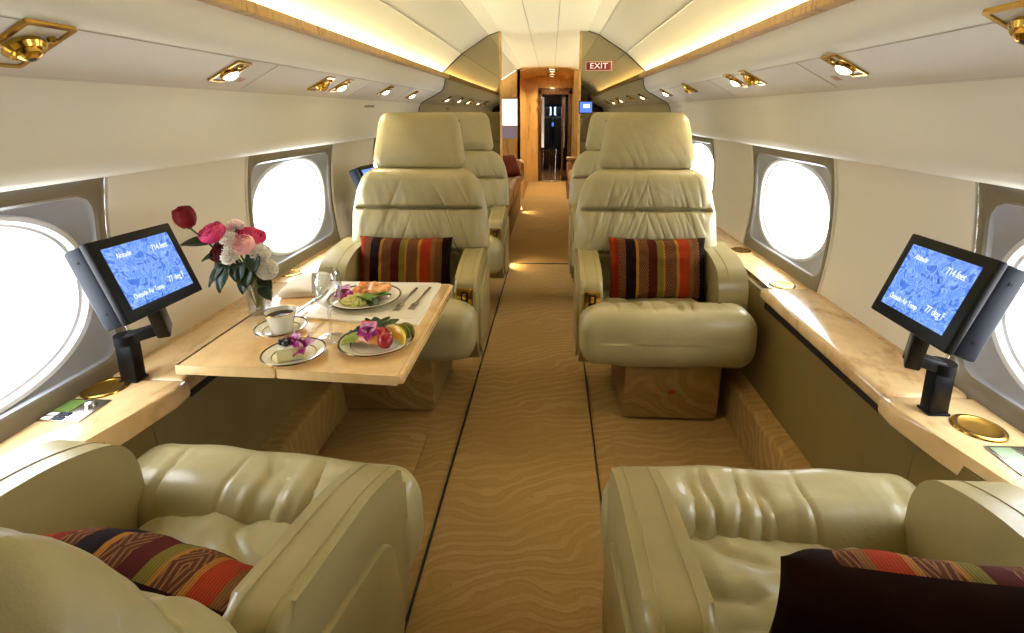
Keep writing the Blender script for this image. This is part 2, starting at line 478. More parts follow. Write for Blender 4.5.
# ledges along the windows
def ledge(name, pts, z0, z1, s, label, bev=.016):
    poly = [(s*x, y) for x, y in pts]
    o = slab(name, poly, z0, z1, M['ledge'], bev)
    return tag(o, label, 'ledge')
for s, w in ((1, 'right'), (-1, 'left')):
    ledge('side_ledge', [(1.11, Y0+.01), (1.11, 1.542), (.862, 1.542), (.856, 1.47), (.885, 1.31), (.925, 1.06), (.925, Y0+.01)], .492, .545, s, 'near glossy maple ledge under the first %s window, with the monitor post on it' % w)
    ledge('side_ledge', [(1.11, 1.546), (1.11, 2.58), (.885, 2.58), (.875, 1.56), (.88, 1.546)], .497, .545, s, 'middle glossy maple ledge on the %s, between the monitor and the facing seat' % w)
    ledge('side_ledge', [(1.11, 2.584), (1.11, 5.38), (.945, 5.38), (.945, 2.62), (.93, 2.584)], .492, .535, s, 'far maple ledge on the %s, running behind the front row seats to the bulkhead' % w)
    k += 1
    bm = bmesh.new(); box(bm, min(s*.895, s*.93), max(s*.895, s*.93), 1.6, 2.55, .470, .498); struct('trim_%d' % k, bm, M['dark'], False)  # dark strip painting the shadow of the table slot beneath the ledge
    k += 1
    bm = bmesh.new(); box(bm, min(s*1.058, s*1.0605), max(s*1.058, s*1.0605), 1.56, 5.37, .5445, .5462); struct('trim_%d' % k, bm, M['trimwood'], False)

# ------------------------------------------------------------------ windows
def window(idx, side, yc):
    r = empty('window_%d' % idx, (0, 0, 0), kind='structure')
    n = 24
    zc = .795
    def rect(hy, z0, z1, rad, m=n):
        """4*m points from angle order, rounded rectangle in (y, z)"""
        pts = roundpoly([(hy, z0), (hy, z1), (-hy, z1), (-hy, z0)], rad, 8) if rad > 0 else [(hy, z0), (hy, z1), (-hy, z1), (-hy, z0)]
        # resample by angle
        out = []
        for i in range(4*m):
            a = 2*PI*i/(4*m)
            d = Vector((math.cos(a)*hy, math.sin(a)*(z1-z0)/2)); cz = (z0+z1)/2
            best = None
            for j in range(len(pts)):
                p = Vector((pts[j][0], pts[j][1]-cz)); q = Vector((pts[(j+1) % len(pts)][0], pts[(j+1) % len(pts)][1]-cz)); e = q-p
                den = d.x*e.y-d.y*e.x
                if abs(den) < 1e-12: continue
                t = (p.x*e.y-p.y*e.x)/den; u = (p.x*d.y-p.y*d.x)/den
                if t > 0 and -1e-6 <= u <= 1+1e-6: best = t
            out.append((d.x*best, d.y*best+cz))
        return out
    def ell(hy, hz, p=2.35):
        o = []
        for i in range(4*n):
            a = 2*PI*i/(4*n); c, s = math.cos(a), math.sin(a)
            q = (abs(c)**p+abs(s)**p)**(-1/p)
            o.append((hy*c*q, zc+hz*s*q))
        return o
    def band(bm, loops):
        prev = None
        for pts, xf in loops:
            ring = [bm.verts.new((side*xf(z), yc+y, z)) for y, z in pts]
            if prev:
                for i in range(len(ring)):
                    j = (i+1) % len(ring); bm.faces.new((prev[i], prev[j], ring[j], ring[i]))
            prev = ring
        return prev
    d = lambda o: (lambda z: xw(z)+o)
    bm = bmesh.new()
    band(bm, [(rect(HP, ZB, ZP, 0), d(.012)), (rect(HP, ZB, ZP, 0), d(0)), (rect(HP-.008, ZB+.008, ZP-.008, .004), d(-.004)), (rect(.478, .578, 1.010, .07), d(-.004)), (rect(.471, .585, 1.004, .07), d(.002))])
    obj('window_frame', bm, M['taupe'], r)
    bm = bmesh.new()
    band(bm, [(rect(.471, .585, 1.004, .07), d(.002)), (rect(.464, .588, 1.000, .09), d(.012)), (ell(.452, .210), d(.020))])
    obj('window_reveal', bm, M['reveal'], r)
    bm = bmesh.new()
    band(bm, [(ell(.452, .210), d(.020)), (ell(.444, .205), d(.012)), (ell(.430, .197), d(.014)), (ell(.420, .191), d(.026)), (ell(.410, .185), d(.028)), (ell(.404, .182), d(.050))])
    obj('window_ring', bm, M['ring'], r)
    bm = bmesh.new()
    bm.faces.new(band(bm, [(ell(.406, .183), d(.049))]))
    obj('window_pane', bm, M['pane'], r, False)
    bm = bmesh.new()          # pale upright trim beads at both ends
    for e in (-1, 1):
        tube(bm, [(side*(xw(z)-.002), yc+e*(HP+.008), z) for z in [.545+.05*i for i in range(11)]], .006, 8)
    obj('trim_bead', bm, M['white'], r)
    L = bpy.data.lights.new('daylight_portal', 'AREA'); L.shape = 'RECTANGLE'; L.size = .84; L.size_y = .40
    L.cycles.is_portal = True
    lo = bpy.data.objects.new('daylight_portal', L); link(lo, r); lo.location = (side*1.17, yc, zc); lo.rotation_euler = (0, side*PI/2, 0)
i = 0
for side in (1, -1):
    for yc in WIN[side]:
        i += 1; window(i, side, yc)

# ------------------------------------------------------------------ end walls
def profile_full(ztop=0.):
    R = [(1.12, 0), (1.12, 1.05)] + UPPER[1:-1] + CEIL[1:]
    return R
bm = bmesh.new()
P = profile_full(); poly = [(x, z) for x, z in P] + [(-x, z) for x, z in P[::-1][1:]]
prism(bm, poly, 'y', Y0-.03, Y0); struct('wall_back', bm, M['darkwood'], False)

# bronze mirror bulkhead halves, each side of the opening
for s, w in ((1, 'right'), (-1, 'left')):
    bm = bmesh.new()
    xi = .285 if s > 0 else .335
    pp = [(s*1.10, .0), (s*1.10, 1.05)] + [(s*x, z) for x, z in UPPER[2:-1]] + [(s*.79, 1.47), (s*.62, 1.622), (s*.415, 1.750), (s*.335, 1.777), (s*xi, 1.777), (s*xi, 0)]
    prism(bm, pp, 'y', YB, YB+.035)
    o = struct('wall_bulkhead_'+w, bm, M['mirror'], False)
    bm = bmesh.new(); box(bm, min(s*xi, s*(xi-.014)), max(s*xi, s*(xi-.014)), YB-.012, YB+.05, 0, 1.778, .003)
    k += 1; struct('trim_%d' % k, bm, M['trimwood'])
    bm = bmesh.new(); tube(bm, [(s*x, YB-.002, z) for x, z in UPPER[2:-1]+[(.79, 1.47), (.62, 1.622), (.415, 1.750), (.335, 1.777)]], .004, 6)
    k += 1; struct('trim_%d' % k, bm, M['dark'])
# far bulkhead in maple with the passage opening
bm = bmesh.new()
pp = [(-1.10, 0), (-1.10, 1.05)] + [(-x, z) for x, z in UPPER[2:-1]] + [(-.79, 1.47), (-.62, 1.622), (-.415, 1.750), (-.37, 1.765), (-.37, 0)]
prism(bm, pp, 'y', YL, YL+.04)
pp = [(1.10, 0), (1.10, 1.05)] + [(x, z) for x, z in UPPER[2:-1]] + [(.79, 1.47), (.62, 1.622), (.415, 1.750), (.37, 1.765), (.37, 0)]
prism(bm, pp, 'y', YL, YL+.04)
struct('wall_front', bm, M['bulkwood'], False)
bm = bmesh.new()
box(bm, -.41, -.37, YL, YD, 0, 1.80); struct('wall_passage_left', bm, M['bulkwood'], False)
bm = bmesh.new()
box(bm, .44, .48, YL, YD, 0, 1.80); box(bm, .37, .48, YL+.002, YL+.039, 0, 1.80); struct('wall_passage_right', bm, M['bulkwood'], False)
bm = bmesh.new()
prism(bm, [(-.42, 1.72), (-.2, 1.775), (.25, 1.775), (.48, 1.72), (.48, 1.83), (-.42, 1.83)], 'y', YL, YD+.02); struct('ceiling_passage', bm, M['bulkwood'], False)
bm = bmesh.new(); box(bm, -.5, .5, YL+.02, 16, -.05, 0); struct('floor_galley', bm, wood('galley_floor', sr(120, 84, 46), sr(84, 54, 26), 4, .15, .5, (6, 1, 1)), False)
# doorway wall and door frame
bm = bmesh.new()
box(bm, -.41, -.155, YD, YD+.04, 0, 1.80); box(bm, .42, .5, YD, YD+.04, 0, 1.80); box(bm, -.155, .42, YD, YD+.04, 1.52, 1.80)
struct('wall_doorway', bm, M['bulkwood'], False)
r = empty('door_1', (0, YD, 0), kind='structure')
bm = bmesh.new()
box(bm, -.165, -.105, -.03, .0, 0, 1.56, .008); box(bm, .36, .43, -.03, .0, 0, 1.56, .008); box(bm, -.165, .43, -.03, .0, 1.49, 1.60, .008)
obj('door_frame', bm, M['darkwood'], r)
bm = bmesh.new(); box(bm, -.165, .43, -.06, -.02, 0, .02, .004); obj('threshold', bm, M['steel'], r)
bm = bmesh.new(); box(bm, .25, .285, .05, .75, .02, 1.48, .004); obj('door_leaf', bm, M['darkwood'], r)
bm = bmesh.new()
for z in (.5, .9, 1.25, 1.4): box(bm, -.175, -.160, -.045, -.028, z, z+.05, .004)
obj('hinge', bm, M['steel'], r)
# cockpit beyond the doorway
bm = bmesh.new()
box(bm, -.5, -.46, YD+.04, 16, 0, 1.9); box(bm, .46, .5, YD+.04, 16, 0, 1.9); box(bm, -.5, .5, YD+.04, 16, 1.80, 1.9); box(bm, -.5, .5, 15.96, 16, 0, 1.9)
struct('wall_cockpit', bm, M['darkwood'], False)
for s, w in ((-1, 'left'), (1, 'right')):
    r = empty('pilot_seat', (.10+s*.13, 14.4, 0), label='dark pilot seat silhouette seen through the far doorway, %s one of the pair' % w, cat='seat', group='pilot seats in the cockpit')
    bm = rbox(.11, .06, .30, .04, (4, 2, 6)); o = obj('backrest', bm, M['black'], r); o.location = (0, 0, .82)
    bm = rbox(.07, .05, .09, .04, (3, 2, 3)); o = obj('headrest', bm, M['black'], r); o.location = (0, 0, 1.22)
    bm = rbox(.11, .16, .07, .04, (4, 4, 2)); o = obj('seat', bm, M['black'], r); o.location = (0, .16, .5)
    bm = bmesh.new()
    for x in (-.07, .07): tube(bm, [(x, -.02, 0), (x*.8, -.03, .46)], .012, 8)
    obj('leg', bm, M['steel'], r)
r = empty('windscreen', (.1, 15.9, 1.22), label='pale blue cockpit windscreen at the far end of the passage', cat='window')
for s in (-1, 1):
    bm = bmesh.new(); box(bm, min(s*.03, s*.2), max(s*.03, s*.2), 0, .01, -.09, .09, .004); obj('pane', bm, M['sky'], r)
bm = bmesh.new(); box(bm, -.3, .3, .012, .03, -.16, .16); obj('surround', bm, M['black'], r)
r = empty('instrument_panel', (.1, 15.3, .0), label='dark instrument panel below the cockpit windscreen', cat='panel')
bm = bmesh.new(); box(bm, -.3, .3, 0, .2, .55, 1.1, .03); obj('console', bm, M['black'], r)
bm = bmesh.new()
for x in (-.2, -.07, .06): box(bm, x, x+.09, -.006, .0, .9, .98)
obj('display', bm, M['tvblue'], r)
for s, w in ((-1, 'left'), (1, 'right')):
    x = .10+s*.20
    bm = bmesh.new()
    G = grid(bm, lambda u, v: Vector((x+.02*s*0+.012*math.sin(u*22)-.0+.05*(u-.5)*1.0, 13.2+.012*math.cos(u*22), .55+.92*v)), 24, 8)
    solidify(bm, .004)
    o = obj('curtain', bm, M['linen']); tag(o, 'narrow pale curtain on the %s of the far cockpit entrance' % w, 'curtain')

# added lamp, out of view behind the doorway, brightening the galley
r = empty('ceiling_spot', (.1, 13.3, 1.795), label='galley ceiling lamp just beyond the far doorway', cat='light')
bm = bmesh.new(); lathe(bm, [(.09, 0), (.09, -.01), (0, -.016)], 20); obj('lens', bm, emis('added_galley_glow', (1, .95, .86, 1), 6.), r)
L = bpy.data.lights.new('added_galley_beam', 'SPOT'); L.energy = 60; L.color = (1, .95, .85); L.spot_size = math.radians(150); L.shadow_soft_size = .08
lo = bpy.data.objects.new('added_galley_beam', L); link(lo, r); lo.location = (0, 0, -.03)
# ceiling spots in the passage
for y, nth in ((9.95, 'nearest'), (10.5, 'second'), (11.2, 'third'), (11.9, 'farthest')):
    r = empty('ceiling_spot', (.10-.03, y, 1.775), label='small round spot in the wooden passage ceiling, %s of four in a row' % nth, cat='light', group='passage ceiling spots')
    bm = bmesh.new(); lathe(bm, [(.075, 0), (.075, -.008), (.055, -.010), (.05, -.004)], 20); obj('bezel', bm, M['brass'], r)
    bm = bmesh.new(); lathe(bm, [(0, -.0045), (.05, -.0045)], 20); obj('lens', bm, M['lamp'], r)
    L = bpy.data.lights.new('spot_beam', 'SPOT'); L.energy = 42; L.color = (1, .88, .66); L.spot_size = math.radians(140); L.spot_blend = .6; L.shadow_soft_size = .04
    lo = bpy.data.objects.new('spot_beam', L); link(lo, r); lo.location = (0, 0, -.02)

# ------------------------------------------------------------------ seats
def wr(x, z, fx, fz, seed): return N(x*fx+seed, z*fz, seed*1.7)
def fold(x, z, fx, fz, seed):
    """sharp soft-leather creases: narrow valleys between rounded ridges"""
    a = abs(N(x*fx+seed, z*fz, seed*1.7))
    return -(max(0., 1-a*3.2)**2)

def make_chair(m=1, recline=11., seed=0., hinge=.255):
    """one cabin seat, facing -y, aisle arm at -x when m = 1"""
    r = empty('cabin_seat')
    X = lambda a, b: (min(a*m, b*m), max(a*m, b*m))
    # base
    bm = bmesh.new()
    x0, x1 = X(-.17, .21)
    box(bm, x0, x1, -.26, .30, .009, .30, .012, 2)
    for v in bm.verts:
        if v.co.z < .06 and v.co.y < 0: v.co.y += .02
    obj('base', bm, M['carpet'], r)
    bm = bmesh.new(); box(bm, *X(.005, .03), -.2635, -.2595, .128, .142); obj('placard', bm, mat_red, r, False)
    # under-seat pan
    bm = rbox(.27, .26, .04, .03, (6, 6, 1)); o = obj('seat_pan', bm, M['leather_arm'], r); o.location = (-.04*m, .05, .29)
    # seat cushion
    def fc(p, n):
        if n.z > -.2:
            t = smooth01(-.2, .6, n.z)
            p.z += t*(.018*(1-(p.x/.24)**2)*(1-(p.y/.24)**2) + .016*wr(p.x, p.y, 9, 5, seed+3) + .006*wr(p.x+.3*p.y, p.y, 26, 6, seed+5) + .012*fold(p.x*.6+.5*p.y, p.y-p.x*.3, 9, 5, seed+6))
        return p
    bm = rbox(.228, .235, .072, .045, (64, 64, 4), fc); o = obj('seat_cushion', bm, M['leather'], r); o.location = (-.037*m, .085, .352)
    # front roll
    def fr(p, n):
        a = math.atan2(p.z, p.y)
        u = p.x/.33
        rad = Vector((0, p.y, p.z))
        L = rad.length+1e-9
        back = smooth01(.25, .95, math.cos(a-1.0))
        f = (.006*wr(p.x+.25*p.z, a*.15, 36, 1, seed) + .013*fold(p.x+.2*p.z, a*.2, 15, 1, seed+1))*back*smooth01(-.35, .25, N(p.x*5+seed, 2, 3)) + .008*wr(p.x, a, 8, 1.2, seed+9)
        f -= .005*math.exp(-((p.x-.05*m+.03*p.z)/.006)**2)*back
        sc = 1+f/L*(1-u**8)
        sag = 1-.05*(abs(u)**3)
        return Vector((p.x, p.y*sc*sag, p.z*sc*sag))
    bm = rbox(.338, .128, .117, (.07, .085, .085), (120, 12, 12), fr); o = obj('front_roll', bm, M['leather'], r); o.location = (-.012*m, -.215, .362)
    # arms
    pa = roundpoly([(-.180, .29), (-.172, .545), (.0, .590), (.36, .622), (.36, .17), (-.06, .17)], [.06, .04, .2, .06, .03, .06])
    bm = bmesh.new(); prism(bm, pa, 'x', *X(-.345, -.257), .018, 4)
    a1 = obj('arm', bm, M['leather_arm'], r)
    pp = roundpoly([(-.10, .26), (-.05, .47), (.33, .53), (.33, .19), (-.03, .19)], [.03, .06, .04, .02, .05])
    bm = bmesh.new(); prism(bm, pp, 'x', *X(-.356, -.340), .007, 3); obj('side_panel', bm, M['leather_arm'], a1)
    pb = roundpoly([(-.135, .29), (-.12, .575), (.05, .622), (.36, .635), (.36, .29)], [.05, .13, .15, .05, .03], 12)
    bm = bmesh.new(); prism(bm, pb, 'x', *X(.205, .322), .036, 6)
    a2 = obj('arm', bm, M['leather_arm'], r)
    # stitch lines
    for poly, xs, par in ((pa, (-.325, -.277), a1), (pb, (.247,), a2)):
        ch = sorted([(y, z) for y, z in poly if z > .535 and y < .35])
        bm = bmesh.new()
        for x in xs: tube(bm, [(x*m, y, z+.0004) for y, z in ch], .0014, 6)
        obj('stitching', bm, M['stitch'], par)
    # recline handle on the arm front
    bm = bmesh.new(); box(bm, *X(-.334, -.268), -.187, -.173, .448, .522, .004, 2); pl = obj('handle_plate', bm, M['brass'], a1); pl['label'] = 'brass recline handle plate'
    bm = bmesh.new(); box(bm, *X(-.316, -.286), -.1895, -.185, .460, .510, .003); obj('slot', bm, M['dark'], pl)
    bm = bmesh.new(); box(bm, *X(-.309, -.293), -.198, -.188, .478, .504, .004); obj('lever', bm, M['brass'], pl)
    # backrest, built in its own frame then reclined about the hinge
    R = Matrix.Translation((-.04*m, hinge, .38)) @ Matrix.Rotation(-math.radians(recline), 4, 'X')
    W = [(0, .215), (.165, .222), (.20, .305), (.225, .322), (.38, .314), (.48, .294), (.54, .268), (.585, .235)]
    HB = .2925
    g1, g2 = .398, .205
    def fb(p, n):
        s = p.z+HB
        w = lerp_tab(W, s)
        u = p.x/.31
        p.x = u*w
        if n.y < .3:
            t = smooth01(.3, -.4, n.y)
            fade = smooth01(.98, .80, abs(u))
            d = 0
            for g, dep in ((g1, .046), (g2, .030)):
                d += dep*math.exp(-((s-g)/.0065)**2)*smooth01(.96, .84, abs(u))
                mk = math.exp(-abs(s-g)/.075)*smooth01(-.6, .0, N(p.x*4.5+seed, g*9, 1))
                d += (.007*wr(p.x+.25*(s-g), s, 36, 4, seed+g*10) - .015*fold(p.x+.35*(s-g)*math.copysign(1, p.x), s, 26, 2.5, seed+g*7))*mk*fade
                # gathered tuck at the ends of the seam
                d += .012*math.exp(-((abs(u)-.86)/.05)**2-((s-g)/.03)**2)
            for a, b in ((g2, g1), (g1, .585)):
                if a < s < b: d -= .026*math.sin(PI*(s-a)/(b-a))**.45*fade
            d += .008*wr(p.x, s, 5, 5, seed+2)
            d += .05*smooth01(.205, .13, s)
            p.y += d*t
        return p
    bm = rbox(.31, .075, HB, .062, (150, 4, 150), fb)
    for v in bm.verts: v.co = R @ (v.co+Vector((0, 0, HB)))
    bk = obj('backrest', bm, M['leather'], r, 'all')
    def fh(p, n):
        s = (p.z+.126)/.252
        w = 1.02-.20*s
        p.x *= w
        if n.y < 0:
            u = p.x/.2
            p.y -= .016*(1-u*u)*math.sin(PI*min(1, s+.12))*smooth01(0, -.5, n.y)
            p.y -= .012*fold(p.x+.12*s, s, 20, 1.2, seed+4)*math.exp(-s/.20)*smooth01(-.3, .3, N(p.x*6, seed, 2))*smooth01(0, -.5, n.y)
        return p
    bm = rbox(.216, .058, .126, .050, (64, 4, 40), fh)
    for v in bm.verts: v.co = R @ (v.co+Vector((0, -.012, 0.585+.118)))
    hr = obj('headrest', bm, M['leather'], r, 'all')
    bm = bmesh.new()
    for x in (-.09, .09):
        if x > 0: bm = bmesh.new()
        tube(bm, [R @ Vector((x, .005, .52)), R @ Vector((x, .0, .62))], .009, 8); obj('headrest_post', bm, M['steel'], r)
    for x in (-.175, .175):
        bm = bmesh.new(); box(bm, x-.008, x+.008, -.01, .02, .79, .80, .003, M4=R); obj('headrest_clip', bm, M['black'], hr)
    return r
mat_red = mat('red_placard', sr(170, 40, 34), .5)[0]

cR = make_chair(1, 11, 0.); cR.location = (.53, 2.745, 0)
tag(cR, 'beige leather seat facing us right of the aisle, striped pillow on it, fully in view', 'seat', 'beige leather cabin seats')
cL = make_chair(-1, 11, 11.); cL.location = (-.582, 2.765, 0)
tag(cL, 'beige leather cabin seat facing us behind the laid dining table, left of the aisle', 'seat', 'beige leather cabin seats')
c = copy_tree(cR); c.location = (.545, 4.26, 0)
tag(c, 'second row beige leather seat right of the aisle, mostly hidden behind the front one', 'seat', 'beige leather cabin seats')
c = copy_tree(cL); c.location = (-.575, 4.22, 0)
tag(c, 'second row beige leather seat left of the aisle, close to the mirrored bulkhead', 'seat', 'beige leather cabin seats')
cNR = make_chair(-1, 50, 23.); cNR.location = (.525, 1.005, 0); cNR.rotation_euler = (0, 0, PI)
tag(cNR, 'near beige leather seat in the bottom right corner, facing away, dark pillow on it', 'seat', 'beige leather cabin seats')
cNL = make_chair(1, 35, 37., .31); cNL.location = (-.575, 1.022, 0); cNL.rotation_euler = (0, 0, PI-.095)
tag(cNL, 'near beige leather seat in the bottom left corner with its backrest edge in view', 'seat', 'beige leather cabin seats')

# ------------------------------------------------------------------ pillows
def pillow(hx, hz, T, seed):
    bm = bmesh.new()
    for sd in (-1, 1):
        def f(u, v):
            a, b = 2*u-1, 2*v-1
            a = math.copysign(abs(a)**.9, a)
            t = T*max(0, (1-a**4))**.55*max(0, (1-b**4))**.55
            x = hx*a*(1-.05*(1-b*b)); z = hz*b*(1-.07*(1-a*a))
            t += .006*N(a*4+seed, b*4, seed)*min(1, t/T*2)
            return Vector((x, sd*t, z))
        G = grid(bm, f, 44, 28)
    bmesh.ops.remove_doubles(bm, verts=bm.verts, dist=.0003)
    for fc in bm.faces: fc.material_index = 1 if fc.calc_center_median().y > .0005 else 0
    return bm
for loc, rot, hx, hz, label, sd in (
    ((.514, 2.044, .548), (-14, 0, 1), .205, .135, 'striped rust and brown woven pillow on the front right seat', 1),
    ((-.567, 2.051, .545), (-14, 0, -1), .205, .130, 'striped rust and brown woven pillow on the seat behind the dining table', 2),
    ((-.468, .585, .478), (30, 180, 166), .220, .140, 'striped pillow lying tilted back on the near left seat', 3),
    ((.595, .540, .512), (-9, 0, 175), .240, .140, 'pillow on the near right seat showing its dark velvet back', 4)):
    o = obj('pillow', pillow(hx, hz, .062, sd), None, None, 'all', [M['stripes'], M['velvet']])
    o.location = loc; o.rotation_euler = [math.radians(a) for a in rot]
    tag(o, label, 'pillow', 'striped pillows on the seats')

# ------------------------------------------------------------------ monitors on arms
def make_monitor(s, center, ang, post):
    r = empty('monitor', (post[0], post[1], .545))
    inv = Matrix.Translation((-post[0], -post[1], -.545))
    z, x, y = [math.radians(a) for a in ang]
    Rm = Matrix.Translation(center) @ Matrix.Rotation(z, 4, 'Z') @ Matrix.Rotation(x, 4, 'X') @ Matrix.Rotation(y, 4, 'Y')
    T = inv @ Rm
    hw, hh = .095, .0712
    bm = bmesh.new(); box(bm, -hw-.024, hw+.024, -.006, .012, -hh-.026, hh+.022, .004, 2, T); bz = obj('bezel', bm, M['black'], r)
    bm = bmesh.new(); box(bm, -hw-.022, hw+.022, .012, .055, -hh-.024, hh+.020, .006, 2, T); cs = obj('casing', bm, M['navy'], r)
    bm = bmesh.new()
    for i in range(9): box(bm, -.06+i*.013, -.053+i*.013, .02, .045, hh+.0195, hh+.0215, 0, 1, T)
    obj('vent_slot', bm, M['black'], cs)
    bm = bmesh.new()
    for xx in (-hw-.0225, hw+.0225):
        for zz in (-.06, .06): box(bm, xx-.0008, xx+.0008, .030, .036, zz-.003, zz+.003, 0, 1, T)
    obj('screw', bm, M['black'], cs)
    # screen: its own object with local axes so the map texture follows it
    bm = bmesh.new(); box(bm, -hw, hw, -.0075, -.004, -hh, hh)
    sc = obj('screen', bm, M['screen'], r, False); sc.matrix_local = T
    for txt, px, pz, size in (('Altitude', -.050, .048, .017), ('714 feet', .052, .043, .021), ('Outside Air Temp', -.035, -.048, .0165), ('77 deg F', .055, -.040, .021)):
        text_mesh('screen_text', txt, size, M['text'], sc, (px, -.0082, pz), (PI/2, 0, 0), sx=.72)
    # arm
    def L(p): return Vector(p)-Vector((post[0], post[1], .545))
    bm = bmesh.new(); box(bm, -.021, .021, -.016, .016, 0, .105, .004, 2); box(bm, -.024, .024, -.019, .019, 0, .006, .002)
    obj('post', bm, M['black'], r)
    elbow = Vector((post[0], post[1], .655)); e2 = Vector((center[0]+s*.03, center[1]+.050, .672))
    bm = bmesh.new(); lathe(bm, [(0, 0), (.026, 0), (.026, .024), (0, .024)], 20, tuple(L(elbow)-Vector((0, 0, .012))))
    obj('pivot', bm, M['black'], r)
    d = e2-elbow; ln = d.length; Q = d.to_track_quat('X', 'Z').to_matrix().to_4x4()
    bm = bmesh.new(); box(bm, 0, ln+.012, -.017, .017, -.013, .013, .004, 2, Matrix.Translation(L(elbow)) @ Q)
    obj('arm', bm, M['black'], r)
    tgt = Rm @ Vector((0, .03, -hh-.004))
    d = tgt-e2; ln = d.length; Q = d.to_track_quat('Z', 'X').to_matrix().to_4x4()
    bm = bmesh.new(); box(bm, -.022, .022, -.015, .015, -.018, ln+.01, .005, 2, Matrix.Translation(L(e2)) @ Q)
    obj('bracket', bm, M['black'], r)
    return r
mr = make_monitor(1, (.830, .992, .852), (-94, -21, -2), (.919, 1.035))
tag(mr, 'small black monitor on a bent arm standing on the right ledge, blue map on screen', 'monitor', 'flight map monitors')
ml = make_monitor(-1, (-.879, 1.077, .841), (92, -21, 2), (-.980, 1.095))
tag(ml, 'small black monitor on a bent arm left of the flowers, blue map on screen', 'monitor', 'flight map monitors')
c = copy_tree(ml); c.location = (-1.01, 2.67, .535)
tag(c, 'monitor half hidden behind the left front seat near the window', 'monitor', 'flight map monitors')

# brass cup wells and control panels set in the ledges
def cup_well(x, y, z, label, rr=.042):
    r = empty('cup_holder', (x, y, z), label=label, cat='cup holder', group='brass cup holders')
    bm = bmesh.new(); lathe(bm, [(rr+.006, .0), (rr+.005, .004), (rr, .006), (rr-.005, .005), (rr-.007, .0035)], 40); obj('rim', bm, M['gold'], r)
    bm = bmesh.new(); lathe(bm, [(rr-.006, .0042), (rr-.012, .0022), (rr*.5, .001), (0, .0008)], 40); obj('bowl', bm, M['bowl'], r)
for a in ((.990, 1.368, .545, 'round brass cup holder beside the right monitor post'), (-1.036, 1.474, .545, 'round brass cup holder beside the left monitor post'),
          (.992, 2.66, .535, 'brass cup holder on the right ledge beside the front seat'), (1.018, 3.37, .535, 'brass cup holder on the right ledge behind the front seat arm, below the window'),
          (-1.055, 2.75, .535, 'brass cup holder behind the flowers on the left ledge'), (-1.0, 3.34, .535, 'brass cup holder beside the left front seat backrest')):
    cup_well(*a)
for s, (x, y), w in ((1, (1.0, 1.225), 'right'), (-1, (-1.025, 1.345), 'left')):
    r = empty('control_panel', (x, y, .545), label='small seat control panel with green display in the %s ledge' % w, cat='control panel', group='seat control panels')
    bm = bmesh.new(); box(bm, -.050, .050, -.042, .042, 0, .003, .001); obj('plate', bm, M['steel'], r)
    bm = bmesh.new(); box(bm, -.044, -.002, -.010, .036, .003, .0036); obj('display', bm, mat('green_lcd', sr(96, 120, 60), .2)[0], r, False)
    for i in range(3):
        for j in range(2):
            bm = bmesh.new(); box(bm, -.040+i*.028, -.018+i*.028, -.040+j*.015, -.029+j*.015, .003, .0052, .001); obj('button', bm, M['china'] if i != 1 else M['navy'], r)
    bm = bmesh.new(); lathe(bm, [(.012, 0), (.012, .008), (.009, .010), (0, .010)], 20, (.022, .018, .003)); obj('knob', bm, M['steel'], r)

